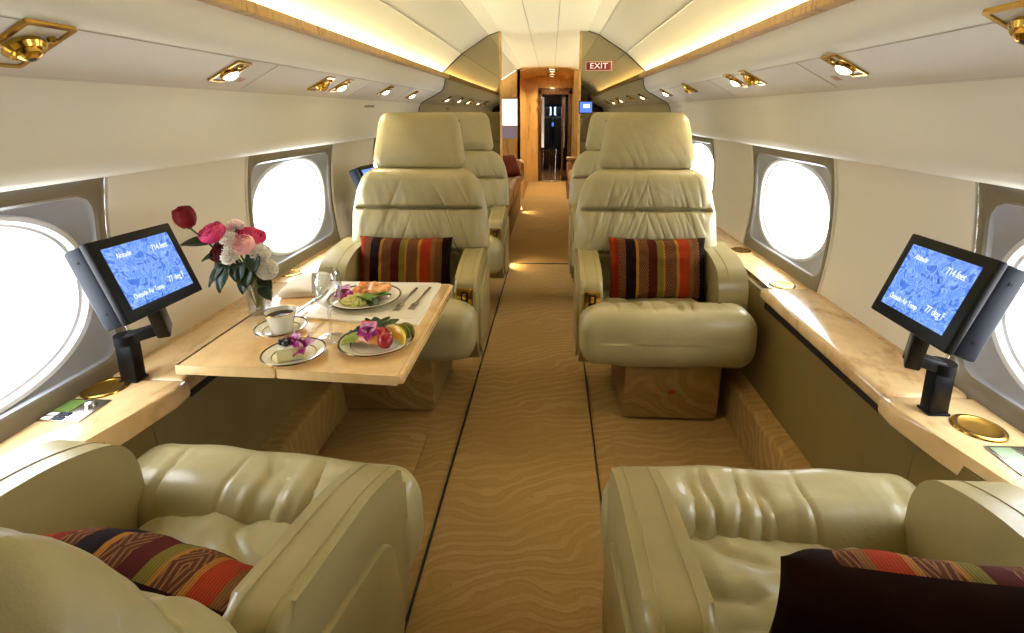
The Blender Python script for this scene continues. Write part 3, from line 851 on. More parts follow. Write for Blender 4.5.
# ------------------------------------------------------------------ overhead lights and air vents
def psu_matrix(s, x, y):
    z = 1.346-(x-.80)*(1.346-1.277)/.13
    d = Vector((s*.883, 0, -.469)); n = Vector((-s*.469, 0, -.883)); yv = n.cross(d)
    Mx = Matrix(((d.x, yv.x, n.x), (d.y, yv.y, n.y), (d.z, yv.z, n.z)))
    return Matrix.Translation((s*x, y, z)) @ Mx.to_4x4()
def fixture(s, x, y, kind, label, group, big=1.):
    r = empty('reading_light' if kind == 'light' else 'air_vent', label=label, cat='light' if kind == 'light' else 'air vent', group=group)
    r.matrix_world = psu_matrix(s, x, y)
    a, b = .052*big, .034*big
    bm = bmesh.new()
    po = roundpoly([(-a, -b), (a, -b), (a, b), (-a, b)], .008, 4); pi = roundpoly([(-a+.009, -b+.009), (a-.009, -b+.009), (a-.009, b-.009), (-a+.009, b-.009)], .005, 4)
    A = [bm.verts.new((p[0], p[1], 0)) for p in po]; B = [bm.verts.new((p[0]*.985, p[1]*.985, .006)) for p in po]; C = [bm.verts.new((p[0], p[1], .006)) for p in pi]; D = [bm.verts.new((p[0], p[1], .002)) for p in pi]
    for P_, Q_ in ((A, B), (B, C), (C, D)):
        for i in range(len(P_)): bm.faces.new((P_[i], P_[(i+1) % len(P_)], Q_[(i+1) % len(P_)], Q_[i]))
    obj('bezel', bm, M['gold'], r)
    bm = bmesh.new(); prism(bm, pi, 'z', .0005, .0022); obj('plate', bm, M['pearl'], r)
    if kind == 'light':
        bm = bmesh.new(); lathe(bm, [(.027, .002), (.027, .010), (.023, .013), (.020, .009)], 24, (.004, 0, 0)); obj('lamp_ring', bm, M['brass'], r)
        bm = bmesh.new(); lathe(bm, [(.0215, .010), (.018, .017), (.010, .021), (0, .022)], 24, (.004, 0, 0)); obj('lens', bm, M['lamp'], r)
        L = bpy.data.lights.new('reading_beam', 'SPOT'); L.energy = 7; L.color = (1, .84, .6); L.spot_size = math.radians(85); L.spot_blend = .8; L.shadow_soft_size = .02
        lo = bpy.data.objects.new('reading_beam', L); link(lo, r); lo.location = (.004, 0, .030); lo.rotation_euler = (PI, 0, 0)
        bm = bmesh.new(); box(bm, -.044, -.028, -.012, .004, .002, .010, .003); obj('switch', bm, M['brass'], r)
    else:
        bm = bmesh.new(); lathe(bm, [(.030, .002), (.032, .010), (.026, .018), (.020, .016), (.018, .024), (.010, .030), (0, .030)], 24); obj('nozzle', bm, M['brass'], r)
        bm = bmesh.new(); lathe(bm, [(.006, .0302), (0, .0308)], 16); obj('nozzle_hole', bm, M['dark'], r)
        bm = bmesh.new(); lathe(bm, [(.007, .002), (.007, .010), (0, .011)], 12, (-.030, .026, 0)); obj('knob', bm, M['brass'], r)
FX = [(-1, .86, 1.20, 'vent', 'large brass air vent overhead in the top left corner', 1.35),
      (-1, .863, 1.995, 'light', 'lit brass reading light above the left monitor', 1.05),
      (-1, .866, 2.80, 'vent', 'brass air vent left of the paired lit lamp above the dining table', 1.),
      (-1, .862, 3.06, 'light', 'lit reading light paired with an air vent above the dining table', 1.),
      (-1, .855, 3.85, 'light', 'small lit reading light above the left front headrest', .9),
      (-1, .863, 4.62, 'light', 'farthest reading light on the left, next to the bulkhead', .9),
      (1, .825, 1.19, 'vent', 'brass air vent overhead cut by the right photo edge', 1.2),
      (1, .846, 1.96, 'light', 'bright brass reading light above the right monitor', 1.05),
      (1, .834, 2.78, 'vent', 'brass air vent right of a lit lamp above the right front seat', 1.),
      (1, .834, 3.02, 'light', 'lit reading light left of the air vent above the right ledge', 1.),
      (1, .828, 3.97, 'vent', 'small brass air vent above the right front headrest', .9),
      (1, .834, 4.80, 'light', 'farthest lit reading light on the right, next to the bulkhead', .9)]
for s, x, y, kd, lb, bg in FX: fixture(s, x, y, kd, lb, 'overhead fittings', bg)
for s, x, y, w in ((-1, .895, 2.13, 'left'), (1, .895, 2.13, 'right')):
    r = empty('placard', label='tiny placard beside the lit reading light on the %s' % w, cat='sign'); r.matrix_world = psu_matrix(s, x, y)
    bm = bmesh.new(); box(bm, -.012, .012, -.014, .014, 0, .002); obj('plate', bm, M['seam'], r, False)
    bm = bmesh.new(); box(bm, -.007, .007, -.009, .009, .002, .0026); obj('symbol', bm, mat('placard_red', sr(200, 120, 100), .5)[0], r, False)

r = empty('vent_grille', (-.947, 2.79, 1.236), label='small grey vent grille on the wall above the left front seat', cat='vent')
bm = bmesh.new(); box(bm, -.004, .004, -.075, .075, -.012, .012, .002); obj('frame', bm, M['seam'], r)
for i in range(3):
    bm = bmesh.new(); box(bm, .003, .0052, -.068, .068, -.0085+i*.006, -.005+i*.006); obj('slat', bm, M['taupe'], r)
# exit sign on the right mirror
r = empty('exit_sign', (.415, YB-.001, 1.530), label='dark red EXIT sign with white letters on the mirrored bulkhead', cat='sign')
bm = bmesh.new(); box(bm, -.098, .098, -.010, 0, -.034, .034, .003); obj('border', bm, mat('sign_border', sr(214, 176, 150), .5)[0], r)
bm = bmesh.new(); box(bm, -.090, .090, -.013, -.009, -.027, .027, .001); obj('plate', bm, mat('sign_red', sr(122, 26, 14), .4)[0], r)
text_mesh('lettering', 'EXIT', .056, mat('sign_white', sr(245, 240, 230), .5, emit=(1, .95, .9, 1), estr=.35)[0], r, (0, -.0134, 0), (PI/2, 0, 0), .0006, sx=1.15)
# small bulkhead screens
r = empty('wall_screen', (.325, YB-.03, 1.235), label='small glowing blue screen on the mirrored bulkhead right of the opening', cat='screen')
bm = bmesh.new(); box(bm, -.052, .052, 0, .028, -.046, .046, .004); obj('casing', bm, M['black'], r)
bm = bmesh.new(); box(bm, -.045, .045, -.002, .001, -.039, .039); obj('picture', bm, M['tvblue'], r, False)
bm = bmesh.new(); box(bm, -.02, .03, -.003, -.0015, -.005, .022); obj('picture_inset', bm, M['tv'], r, False)
r = empty('wall_screen', (-.52, YL-.03, 1.19), label='bright white screen on the far maple bulkhead left of the passage', cat='screen')
bm = bmesh.new(); box(bm, -.13, .12, 0, .03, -.36, .19, .004); obj('casing', bm, M['bulkwood'], r)
bm = bmesh.new(); box(bm, -.12, .11, -.004, .001, -.17, .18); obj('picture', bm, M['tv'], r, False)
bm = bmesh.new(); box(bm, -.12, .11, -.004, .001, -.34, -.19); obj('lower_panel', bm, mat('lilac_panel', sr(150, 140, 170), .3)[0], r, False)

# divans beyond the bulkhead
for s, w in ((-1, 'left'), (1, 'right')):
    xi = .30 if s < 0 else .285
    r = empty('divan', (0, 0, 0), label='tan leather divan beyond the bulkhead on the %s of the aisle' % w, cat='sofa', group='tan divans in the lounge')
    def fd(p, n):
        p.z += .012*N(p.y*3+s, p.x*6, 2)*max(0, n.z); return p
    for i in range(3):
        bm = rbox(.30, .56, .085, .06, (8, 14, 2), fd); o = obj('seat_cushion', bm, M['leather_tan'], r); o.location = (s*(xi+.30), 5.44+.6+i*1.15, .40)
    bm = bmesh.new(); box(bm, min(s*(xi+.03), s*1.0), max(s*(xi+.03), s*1.0), 5.45, 8.95, .009, .32, .01); obj('plinth', bm, M['carpet'], r)
    bm = rbox(.30, .10, .13, .06, (8, 3, 3)); o = obj('armrest', bm, M['leather_tan'], r); o.location = (s*(xi+.29), 9.05, .47)
    bm = rbox(.08, 1.72, .20, .06, (2, 16, 4)); o = obj('backrest', bm, M['leather_tan'], r); o.location = (s*.92, 7.2, .66)
o = obj('pillow', pillow(.16, .14, .07, 9), None, None, 'all', [mat('dark_red_cloth', sr(110, 36, 20), .8)[0], M['velvet']])
o.location = (-.45, 7.9, .60); o.rotation_euler = (math.radians(-30), 0, math.radians(40)); tag(o, 'dark red pillow on the far left divan', 'pillow')
bm = bmesh.new(); box(bm, .27, .60, 8.5, 8.75, .60, .635, .006)
o = obj('tray', bm, M['bulkwood']); tag(o, 'small wooden tray on the right divan armrest', 'tray'); o.location = (0, .43, .003)

# aisle step light
for x, y, l in ((-.292, 5.30, 'left of the aisle at the bulkhead'), (-.300, 8.3, 'along the far left divan')):
    r = empty('step_light', (x, y, .06), label='small warm step light near the floor, '+l, cat='light')
    bm = bmesh.new(); box(bm, -.012, .004, -.03, .03, -.018, .018, .003); obj('housing', bm, M['brass'], r)
    bm = bmesh.new(); box(bm, .003, .007, -.024, .024, -.012, .012, .001); obj('lens', bm, M['lamp'], r)
    L = bpy.data.lights.new('step_beam', 'SPOT'); L.energy = 3.5; L.color = (1, .72, .36); L.spot_size = math.radians(120); L.shadow_soft_size = .02
    lo = bpy.data.objects.new('step_beam', L); link(lo, r); lo.location = (.02, 0, .0); lo.rotation_euler = (0, math.radians(-55), 0)

# ------------------------------------------------------------------ dining table
TZ = .605
tb = empty('folding_table', (-.57, 1.9, 0), label='fold-out glossy maple dining table laid for a meal on the left', cat='table')
def leaf(x0, x1, bevel=.011):
    bm = bmesh.new()
    prism(bm, roundpoly([(x0+.57, -.412 if x1 < -.4 else -.425), (x1+.57, -.455 if x1 > -.4 else -.425), (x1+.57, .43), (x0+.57, .43)], [.003, .014 if x1 > -.4 else .003, .014 if x1 > -.4 else .003, .003]), 'z', TZ-.024, TZ, bevel, 4)
    return bm
obj('leaf', leaf(-.860, -.603), M['table'], tb); obj('leaf', leaf(-.600, -.285), M['table'], tb)
bm = bmesh.new(); box(bm, -.28, .2, -.3, .3, TZ-.040, TZ-.024, .004); obj('under_frame', bm, M['dark'], tb)
for y in (-.32, .32):
    bm = bmesh.new(); box(bm, -.31, -.24, y-.03, y+.03, TZ-.055, TZ-.030, .006); obj('hinge_bracket', bm, M['black'], tb)

pm = empty('placemat', (-.53, 1.49, TZ), label='white rectangular placemat tray under the main plate and forks', cat='placemat')
MQ = [(-.655, 1.338), (-.313, 1.300), (-.320, 1.652), (-.735, 1.652)]
bm = bmesh.new(); prism(bm, roundpoly([(x+.53, y-1.49) for x, y in MQ], .012), 'z', 0, .008, .003); obj('board', bm, M['mat'], pm)
bm = bmesh.new(); prism(bm, roundpoly([(-.105, -.125), (.188, -.152), (.183, .130), (-.150, .130)], .008), 'z', .0075, .0086); obj('inset', bm, M['matin'], pm)

def plate(x, y, r_, label, z=TZ, name='plate'):
    e = empty(name, (x, y, z), label=label, cat='plate' if name == 'plate' else 'saucer')
    R_ = r_
    bm = bmesh.new()
    lathe(bm, [(0, .003), (R_*.58, .003), (R_*.64, .006), (R_*.70, .010), (R_*.97, .017), (R_*.985, .0168), (R_*.97, .0145), (R_*.70, .007), (R_*.60, .0), (0, .0)], 56)
    obj('dish', bm, M['china'], e)
    bm = bmesh.new(); lathe(bm, [(R_*.945, .0166), (R_*.97, .0182), (R_*.995, .0186), (R_*1.005, .0168), (R_*.985, .0145)], 56); obj('rim', bm, M['rim'], e)
    bm = bmesh.new(); lathe(bm, [(R_*.665, .0088), (R_*.68, .0098), (R_*.69, .0102)], 56); obj('inner_line', bm, M['gold'], e)
    return e
plate(-.525, 1.470, .112, 'white dinner plate with salmon and salad on the placemat', TZ+.0086)
plate(-.391, 1.186, .095, 'white plate of fresh fruit at the front of the table', TZ)
plate(-.572, 1.112, .075, 'small white dessert plate with a slice of cake', TZ)
sa = plate(-.682, 1.255, .068, 'white saucer under the coffee cup', TZ, 'saucer')

# coffee cup
e = empty('coffee_cup', (-.680, 1.256, TZ+.0035), label='white coffee cup filled with black coffee on a saucer', cat='cup')
bm = bmesh.new()
lathe(bm, [(0, .004), (.020, .004), (.022, .0), (.027, .0), (.029, .008), (.032, .025), (.037, .043), (.0425, .057), (.041, .0575), (.0352, .043), (.0293, .025), (.025, .009), (0, .008)], 40); obj('body', bm, M['china'], e)
bm = bmesh.new(); lathe(bm, [(.0362, .0460), (0, .0460)], 40); obj('coffee', bm, M['coffee'], e)
bm = bmesh.new(); lathe(bm, [(.0431, .056), (.0427, .0582), (.0407, .0582), (.0409, .056)], 40); obj('rim', bm, M['gold'], e)
bm = bmesh.new(); tube(bm, [(-.032, .019, .044), (-.048, .028, .047), (-.056, .033, .037), (-.050, .030, .024), (-.028, .017, .015)], .004, 8); obj('handle', bm, M['china'], e)
# wine glass
e = empty('wine_glass', (-.524, 1.216, TZ), label='empty stemmed wine glass standing in front of the placemat', cat='glass')
bm = bmesh.new(); lathe(bm, [(0, .001), (.036, .001), (.036, .003), (.012, .006), (.005, .012), (.004, .05), (.0045, .088), (.010, .096)], 36); obj('stem', bm, M['glass'], e)
bm = bmesh.new(); lathe(bm, [(.0, .095), (.010, .096), (.026, .106), (.035, .125), (.037, .150), (.0345, .178), (.032, .192), (.0308, .192), (.0333, .178), (.0357, .150), (.0337, .126), (.025, .108), (.0, .099)], 36); obj('bowl', bm, M['glass'], e)
# cutlery
def fork(x, y, rz, label):
    e = empty('fork', (x, y, TZ+.0090), (0, 0, rz), label, 'fork')
    bm = bmesh.new()
    pts = [(-.0045, -.10), (-.006, -.06), (-.003, -.01), (-.003, .035), (-.010, .050), (-.011, .062), (.011, .062), (.010, .050), (.003, .035), (.003, -.01), (.006, -.06), (.0045, -.10)]
    prism(bm, [(a, -b) for a, b in pts], 'z', 0, .003, .001, 2); obj('handle', bm, M['steel'], e)
    for i in range(4):
        bm = bmesh.new(); xx = -.0098+i*.0056; box(bm, xx, xx+.0028, -.098, -.060, .0005, .003, .0006, 1); obj('tine', bm, M['steel'], e)
fork(-.398, 1.490, math.radians(-4), 'silver fork on the placemat, left one beside the dinner plate')
fork(-.354, 1.498, math.radians(-4), 'silver fork on the placemat, right one nearest the table edge')
e = empty('knife', (-.689, 1.455, TZ+.009), (0, 0, math.radians(-2)), 'silver knife left of the dinner plate, pointing at the napkin', 'knife')
bm = bmesh.new(); prism(bm, [(-.005, -.1), (.005, -.1), (.004, 0), (-.004, 0)], 'z', 0, .005, .0015); obj('handle', bm, M['steel'], e)
bm = bmesh.new(); prism(bm, [(-.006, 0), (.005, 0), (.007, .05), (.003, .10), (-.004, .11)], 'z', .0005, .0025, .0006); obj('blade', bm, M['steel'], e)
# folded napkin
bm = rbox(.062, .088, .011, .010, (12, 16, 2), lambda p, n: Vector((p.x+.06*p.y, p.y, p.z+.010*math.cos(p.x*22)*(1 if n.z > -.5 else 0)+.005*N(p.x*16, p.y*12, 4)*(n.z > 0))))
o = obj('napkin', bm, M['linen']); o.location = (-.775, 1.590, TZ+.011+.002); o.rotation_euler = (0, 0, math.radians(12))
tag(o, 'folded white linen napkin on the table behind the coffee cup', 'napkin')

# ------------------------------------------------------------------ food
PLATES = {'dinner': ((-.545, 2.158), (-.525, 1.470), .95), 'fruit': ((-.405, 1.720), (-.391, 1.186), .92), 'cake': ((-.597, 1.608), (-.572, 1.112), .95)}
ON = ['dinner']
def put(p):
    a, b, k_ = PLATES[ON[0]]
    return (b[0]+(p[0]-a[0])*k_, b[1]+(p[1]-a[1])*k_, p[2])
def petal_bm(bm, c, d, up, L, W, curl=.3, cup=.2, n=6):
    d = Vector(d).normalized(); up = Vector(up).normalized(); sdir = d.cross(up).normalized(); up = sdir.cross(d)
    def f(u, v):
        w = W*math.sin(PI*min(1, .12+.88*v)**.8)**.8 if v < 1 else 0.
        a = (2*u-1)
        return Vector(c)+d*(L*v)+sdir*(a*w)+up*(cup*W*a*a - curl*L*v*v)
    grid(bm, f, n, n)
def orchid(loc, rz, size, label, tilt=.6):
    e = empty('orchid', put(loc), (0, 0, rz), label, 'flower', 'purple orchids on the plates')
    mp = M.setdefault('orchid', mat('orchid', sr(170, 30, 130), .55, sss=.1)[0]); mw = M.setdefault('orchidw', mat('orchid_pale', sr(226, 170, 214), .55)[0]); md = M.setdefault('orchidd', mat('orchid_dark', sr(120, 10, 80), .55)[0])
    ax = Vector((0, -math.cos(tilt), math.sin(tilt))); u1 = Vector((1, 0, 0)); u2 = ax.cross(u1)
    for i in range(5):
        a = PI/2+i*2*PI/5; d = u1*math.cos(a)+u2*-math.sin(a)
        bm = bmesh.new(); petal_bm(bm, ax*.004, d+ax*.3, ax, size*(1 if i % 2 else .95), size*.42, .25, .25); solidify(bm, .0008)
        obj('petal', bm, mp if i in (1, 4, 0) else mw, e)
    bm = bmesh.new(); petal_bm(bm, ax*.006, ax+u2*.5, u2, size*.7, size*.3, .4, .6); solidify(bm, .0008); obj('lip', bm, md, e)
def blob(name, loc, h, m, label, cat, fn=None, r=None, rot=(0, 0, 0), group=None, n=(6, 6, 4)):
    bm = rbox(*h, r or min(h)*.9, n, fn); o = obj(name, bm, m, None, 'all'); o.location = put(loc); o.rotation_euler = rot
    return tag(o, label, cat, group)
def noisy(a, f, sd): return lambda p, n: p+n*(a*N(p.x*f+sd, p.y*f, p.z*f))
def wedge(name, loc, rot, R, th, arc, m, label, cat, rin=0., mrind=None, taper=True):
    """crescent slice: arc of a ring, thick at the middle"""
    e = empty(name, put(loc), rot, label, cat)
    def f(u, v, k):
        a = -arc/2+arc*u; q = 1-(2*u-1)**2 if taper else 1
        w = th*(.15+.85*q)
        return (a, w)
    bm = bmesh.new(); n = 18; rings = []
    for i in range(n+1):
        a, w = f(i/n, 0, 0); ca, sa_ = math.cos(a), math.sin(a); q = 1-(2*i/n-1)**2
        ri = R-(R-rin)*(.1+.9*q) if taper else rin
        mid = (R+ri)/2
        rings.append([bm.verts.new((rr*sa_, tt, rr*ca)) for rr, tt in ((R, 0), (R*.97+ri*.03, w*.5), (mid, w*.5), (ri, w*.18), (ri, -w*.18), (mid, -w*.5), (R*.97+ri*.03, -w*.5))])
    for A, B in zip(rings, rings[1:]):
        for i in range(7): bm.faces.new((A[i], A[(i+1) % 7], B[(i+1) % 7], B[i]))
    bm.faces.new(rings[0][::-1]); bm.faces.new(rings[-1])
    obj('flesh', bm, m, e)
    if mrind:
        bm = bmesh.new()
        tube(bm, [Vector(((R+.0006)*math.sin(-arc/2+arc*i/n), 0, (R+.0006)*math.cos(-arc/2+arc*i/n))) for i in range(n+1)], [th*.32*(.15+.85*(1-(2*i/n-1)**2))+.0005 for i in range(n+1)], 8)
        for v in bm.verts:
            rr = math.hypot(v.co.x, v.co.z)
            if rr > 1e-6:
                kk = (R+(rr-R)*.2)/rr; v.co.x *= kk; v.co.z *= kk
        obj('rind', bm, mrind, e)
    return e
F = {n: mat('food_'+n, sr(*c), rg, sss=.15, coat=ct)[0] for n, c, rg, ct in (
    ('salmon', (222, 140, 74), .4, .3), ('leaf', (84, 130, 40), .4, .2), ('dleaf', (36, 62, 24), .45, .1), ('corn', (226, 216, 122), .45, .2), ('melon', (176, 206, 110), .35, .4),
    ('cant', (240, 160, 70), .35, .4), ('straw', (168, 16, 30), .25, .5), ('water', (214, 62, 52), .35, .4), ('kiwi', (130, 164, 40), .35, .4), ('pine', (244, 214, 70), .35, .4),
    ('berry', (26, 22, 40), .3, .3), ('cake', (232, 226, 176), .7, 0), ('cream', (246, 240, 214), .55, 0), ('nut', (128, 74, 34), .6, 0), ('seed', (20, 14, 10), .4, 0), ('white', (236, 230, 200), .4, 0))}
_t = NT(F['salmon']); _n = _t.n('ShaderNodeTexNoise', i_Scale=42., i_Detail=4.); _c = _t.n('ShaderNodeTexCoord'); _t.l(_c.outputs['Object'], _n.inputs['Vector'])
_t.l(_t.ramp(_n.outputs[0], [(.35, sr(150, 84, 34)), (.5, sr(220, 146, 76)), (.65, sr(236, 184, 112))]), _t.b.inputs['Base Color'])
pz = TZ+.0086+.004
# dinner plate
e = blob('salmon_fillet', (-.535, 2.205, pz+.020), (.058, .028, .011), F['salmon'], 'grilled salmon fillet on the dinner plate', 'fish', noisy(.007, 55, 2), .010, (.22, -.06, -.12), n=(16, 8, 3))
bm = bmesh.new()
random.seed(3)
for i in range(110):
    a, q = random.uniform(0, 2*PI), math.sqrt(random.random())
    x, y = q*.044*math.cos(a), q*.030*math.sin(a); zz = .004+.024*(1-q*q)*random.uniform(.5, 1)
    Mx = Matrix.Translation((x, y, zz)) @ Euler((random.random()*3, random.random()*3, random.random()*3)).to_matrix().to_4x4()
    box(bm, -.0045, .0045, -.004, .004, -.004, .004, .0015, 1, Mx)
o = obj('corn_salad', bm, F['corn']); o.location = put((-.565, 2.128, pz+.001)); tag(o, 'mound of pale yellow diced corn salad on the dinner plate', 'salad', None, 'stuff')
def leafo(loc, rot, L, W, m, label, group=None, name='salad_leaf'):
    bm = bmesh.new(); petal_bm(bm, (0, -L/2, 0), (0, 1, .25), (0, 0, 1), L, W, .3, .35, 8); solidify(bm, .001)
    o = obj(name, bm, m, None, 'all'); o.location = put(loc); o.rotation_euler = rot
    return tag(o, label, 'leaf', group)
for i, (x, y, rz) in enumerate(((-.500, 2.165, -1.0), (-.485, 2.155, -1.5), (-.515, 2.125, -.6), (-.505, 2.108, .8), (-.488, 2.185, -.3), (-.528, 2.112, 1.4))):
    leafo((x, y, pz+.010+.004*(i % 3)), (.2*(i % 2), .3*((i % 3)-1), rz), .055, .018, F['leaf'] if i % 3 else F['dleaf'], 'green salad leaf heaped beside the salmon', 'salad leaves on the dinner plate')
orchid((-.617, 2.160, pz+.020), .4, .032, 'purple orchid blossom at the left of the dinner plate')
# fruit plate
fz = TZ+.004
ON[0] = 'fruit'
wedge('melon_slice', (-.447, 1.682, fz+.004), (math.radians(-55), 0, math.radians(20)), .042, .022, 2.4, F['melon'], 'pale green honeydew slice at the front of the fruit plate', 'fruit', .018)
wedge('cantaloupe_slice', (-.413, 1.668, fz+.004), (math.radians(-52), 0, math.radians(-12)), .046, .022, 2.3, F['cant'], 'orange cantaloupe slice at the front of the fruit plate', 'fruit', .018)
blob('strawberry', (-.370, 1.693, fz+.022), (.019, .019, .022), F['straw'], 'dark red strawberry at the front right of the fruit plate', 'fruit', noisy(.002, 120, 1), .018, (.5, .3, 0))
blob('strawberry', (-.383, 1.712, fz+.030), (.016, .016, .020), F['straw'], 'strawberry half hidden under the orchid on the fruit plate', 'fruit', noisy(.002, 120, 5), .015, (.2, -.5, 0))
blob('watermelon_piece', (-.432, 1.735, fz+.034), (.022, .016, .018), F['water'], 'red watermelon chunk at the back of the fruit plate', 'fruit', noisy(.003, 60, 3), .008, (.2, .3, .4))
wedge('pineapple_slice', (-.362, 1.715, fz+.010), (math.radians(-30), math.radians(30), math.radians(-35)), .043, .014, 2.5, F['pine'], 'yellow pineapple slice leaning on the fruit plate', 'fruit', .012)
for i in range(3):
    wedge('kiwi_slice', (-.350+.008*i, 1.738+.010*i, fz+.012), (math.radians(-25), math.radians(25), math.radians(-35)), .030, .008, 2.9, F['kiwi'], 'green kiwi slice right of the pineapple, %s of three' % ('innermost', 'middle', 'outermost')[i], 'fruit', 0., F['nut'])['group'] = 'kiwi slices'
for i, (x, y) in enumerate(((-.470, 1.735), (-.463, 1.752), (-.448, 1.757), (-.475, 1.718))):
    blob('blackberry', (x, y, fz+.022+.004*(i % 2)), (.010, .010, .010), F['berry'], 'blackberry at the left back of the fruit plate', 'fruit', noisy(.003, 220, i), .0095, group='blackberries on the fruit plate')
for i, (x, y, rz) in enumerate(((-.42, 1.765, .3), (-.395, 1.768, -.4), (-.375, 1.760, -.9), (-.44, 1.760, .9))):
    leafo((x, y, fz+.034), (.5, .2*(i-1), rz), .05, .020, F['dleaf'], 'dark green lettuce leaf behind the fruit', 'lettuce leaves behind the fruit')
orchid((-.417, 1.700, fz+.042), .1, .030, 'purple orchid blossom on top of the fruit', .7)
# dessert
ON[0] = 'cake'
e = empty('cake_slice', put((-.600, 1.600, TZ+.0035)), (0, 0, math.radians(20)), 'pale cake slice on the small dessert plate', 'cake')
bm = bmesh.new(); prism(bm, [(-.028, -.022), (.030, -.016), (.030, .022), (-.020, .026)], 'z', 0, .030, .002); obj('sponge', bm, F['cake'], e)
bm = bmesh.new(); prism(bm, [(-.0285, -.0225), (.0305, -.0165), (.0305, .0225), (-.0205, .0265)], 'z', .030, .035, .002); obj('icing', bm, F['cream'], e)
for i, (x, y) in enumerate(((-.622, 1.598), (-.606, 1.590), (-.612, 1.606))):
    blob('blueberry', (x, y, TZ+.0455), (.0085, .0085, .008), F['berry'], 'blueberry on top of the cake slice', 'fruit', None, .0078, group='blueberries on the cake')
for i, (x, y) in enumerate(((-.612, 1.620), (-.595, 1.617), (-.603, 1.628))):
    blob('walnut', (x, y, TZ+.046), (.010, .008, .007), F['nut'], 'walnut piece on top of the cake slice', 'nut', noisy(.003, 160, i), .006, (.3*i, .2, i), group='walnuts on the cake')
orchid((-.560, 1.600, TZ+.030), -.9, .034, 'purple orchid blossom leaning on the cake slice', .9)
orchid((-.583, 1.603, TZ+.046), -.6, .026, 'small purple orchid blossom on top of the cake', .5)

# ------------------------------------------------------------------ vase and flowers
VX, VY = -.816, 1.385
e = empty('glass_vase', (VX, VY, TZ), label='clear glass vase holding the bouquet at the left of the table', cat='vase')
bm = bmesh.new(); lathe(bm, [(0, 0), (.032, 0), (.034, .004), (.0335, .06), (.037, .155), (.0355, .155), (.0318, .06), (.0315, .016), (0, .014)], 36); obj('body', bm, M['glass'], e)
bm = bmesh.new(); lathe(bm, [(0, .0145), (.0288, .0165), (.029, .06), (.0305, .078), (0, .078)], 36); obj('water', bm, M['glass'], e)
stemm = mat('stem_green', sr(44, 70, 26), .5)[0]; leafm = mat('rose_leaf', sr(26, 46, 17), .45, coat=.1)[0]
def rose_petals(bm, r, h, lay, ruff=0., op=1., sd=0):
    rnd = random.Random(sd)
    for L_ in range(lay):
        t = L_/(max(1, lay-1)); rr = r*(.22+.78*t); np_ = 3+L_
        for i in range(np_):
            a0 = 2*PI*i/np_+L_*1.1+rnd.uniform(-.2, .2); sp = 2*PI/np_*.72
            def f(u, v):
                a = a0+(2*u-1)*sp
                k = math.sin(PI*min(1, .18+.62*v))*(1-.06*(2*u-1)**2)
                flare = op*.42*t*v**3
                q = rr*(k+flare)+ruff*N(a*5+sd, v*6, L_)*v*v
                z = h*(v*(1-.16*(2*u-1)**2)*(1.02-.22*t*op)) + ruff*.8*N(a*6, v*4, L_+sd)*v
                return Vector((q*math.cos(a), q*math.sin(a), z))
            grid(bm, f, 9, 8)
def flower(kind, pos, r, h, m, label, dirv, m2=None, op=1., sd=1, cat='flower', group=None):
    pos = (pos[0]*SX, pos[1]*SY, pos[2]); p = Vector(pos); base = Vector((VX+random.uniform(-.012, .012), VY+random.uniform(-.012, .012), TZ+.02))
    mid = Vector((VX+(p.x-VX)*.25, VY+(p.y-VY)*.25, TZ+.15))
    d = Vector(dirv).normalized()
    e = empty(kind, pos, label=label, cat=cat, group=group)
    Q = d.to_track_quat('Z', 'Y').to_matrix().to_4x4()
    bm = bmesh.new()
    if kind == 'carnation':
        rnd = random.Random(sd)
        for ring, (el, cnt, ln) in enumerate(((5, 8, 1.), (28, 8, 1.), (50, 7, .95), (70, 5, .85), (88, 3, .7))):
            for i in range(cnt):
                az = 2*PI*(i+.5*(ring % 2))/cnt+rnd.uniform(-.15, .15); ee = math.radians(el+rnd.uniform(-8, 8))
                dd = Vector((math.cos(az)*math.cos(ee), math.sin(az)*math.cos(ee), math.sin(ee)))
                uu = Vector((-math.cos(az)*math.sin(ee), -math.sin(az)*math.sin(ee), math.cos(ee))); ss = dd.cross(uu)
                ph = rnd.uniform(0, 6)
                def f(u, v):
                    a = 2*u-1
                    w = r*.52*(v**.7)
                    return dd*(r*ln*v*(1-.13*a*a+.05*math.sin(a*14+ph)*v)) + ss*(a*w) + uu*(r*.12*math.sin(a*9+ph)*v*v + r*.16*a*a*v) + Vector((0, 0, h*.35))
                grid(bm, f, 12, 6)
    else: rose_petals(bm, r, h, 5, .002, op, sd)
    for v in bm.verts: v.co = Q @ (v.co-Vector((0, 0, h*.45)))
    bo = obj('bloom', bm, m, e, 'all'); so = bo.modifiers.new('thickness', 'SOLIDIFY'); so.thickness = .0006
    bm = bmesh.new()
    for i in range(5):
        a = 2*PI*i/5; petal_bm(bm, (0, 0, 0), (math.cos(a), math.sin(a), .7), (0, 0, 1), r*.9, r*.22, .2, .2, 4)
    solidify(bm, .0006)
    lathe(bm, [(0, -.008), (r*.22, -.004), (r*.3, .004), (0, .008)], 10)
    for v in bm.verts: v.co = Q @ (v.co-Vector((0, 0, h*.45)))
    obj('calyx', bm, stemm, e)
    s0 = p-d*h*.5
    pts = []
    for i in range(11):
        t = i/10; b = base.lerp(mid, t); c_ = mid.lerp(s0, t); pts.append(b.lerp(c_, t)-p)
    bm = bmesh.new(); tube(bm, pts, .0026, 7); obj('stem', bm, stemm, e)
    return e
red = mat('rose_red', sr(104, 10, 16), .6, spec=.2)[0]; dred = mat('rose_dark_red', sr(64, 6, 14), .65, spec=.15)[0]; pink = mat('rose_pink', sr(206, 48, 104), .5, sss=.1)[0]
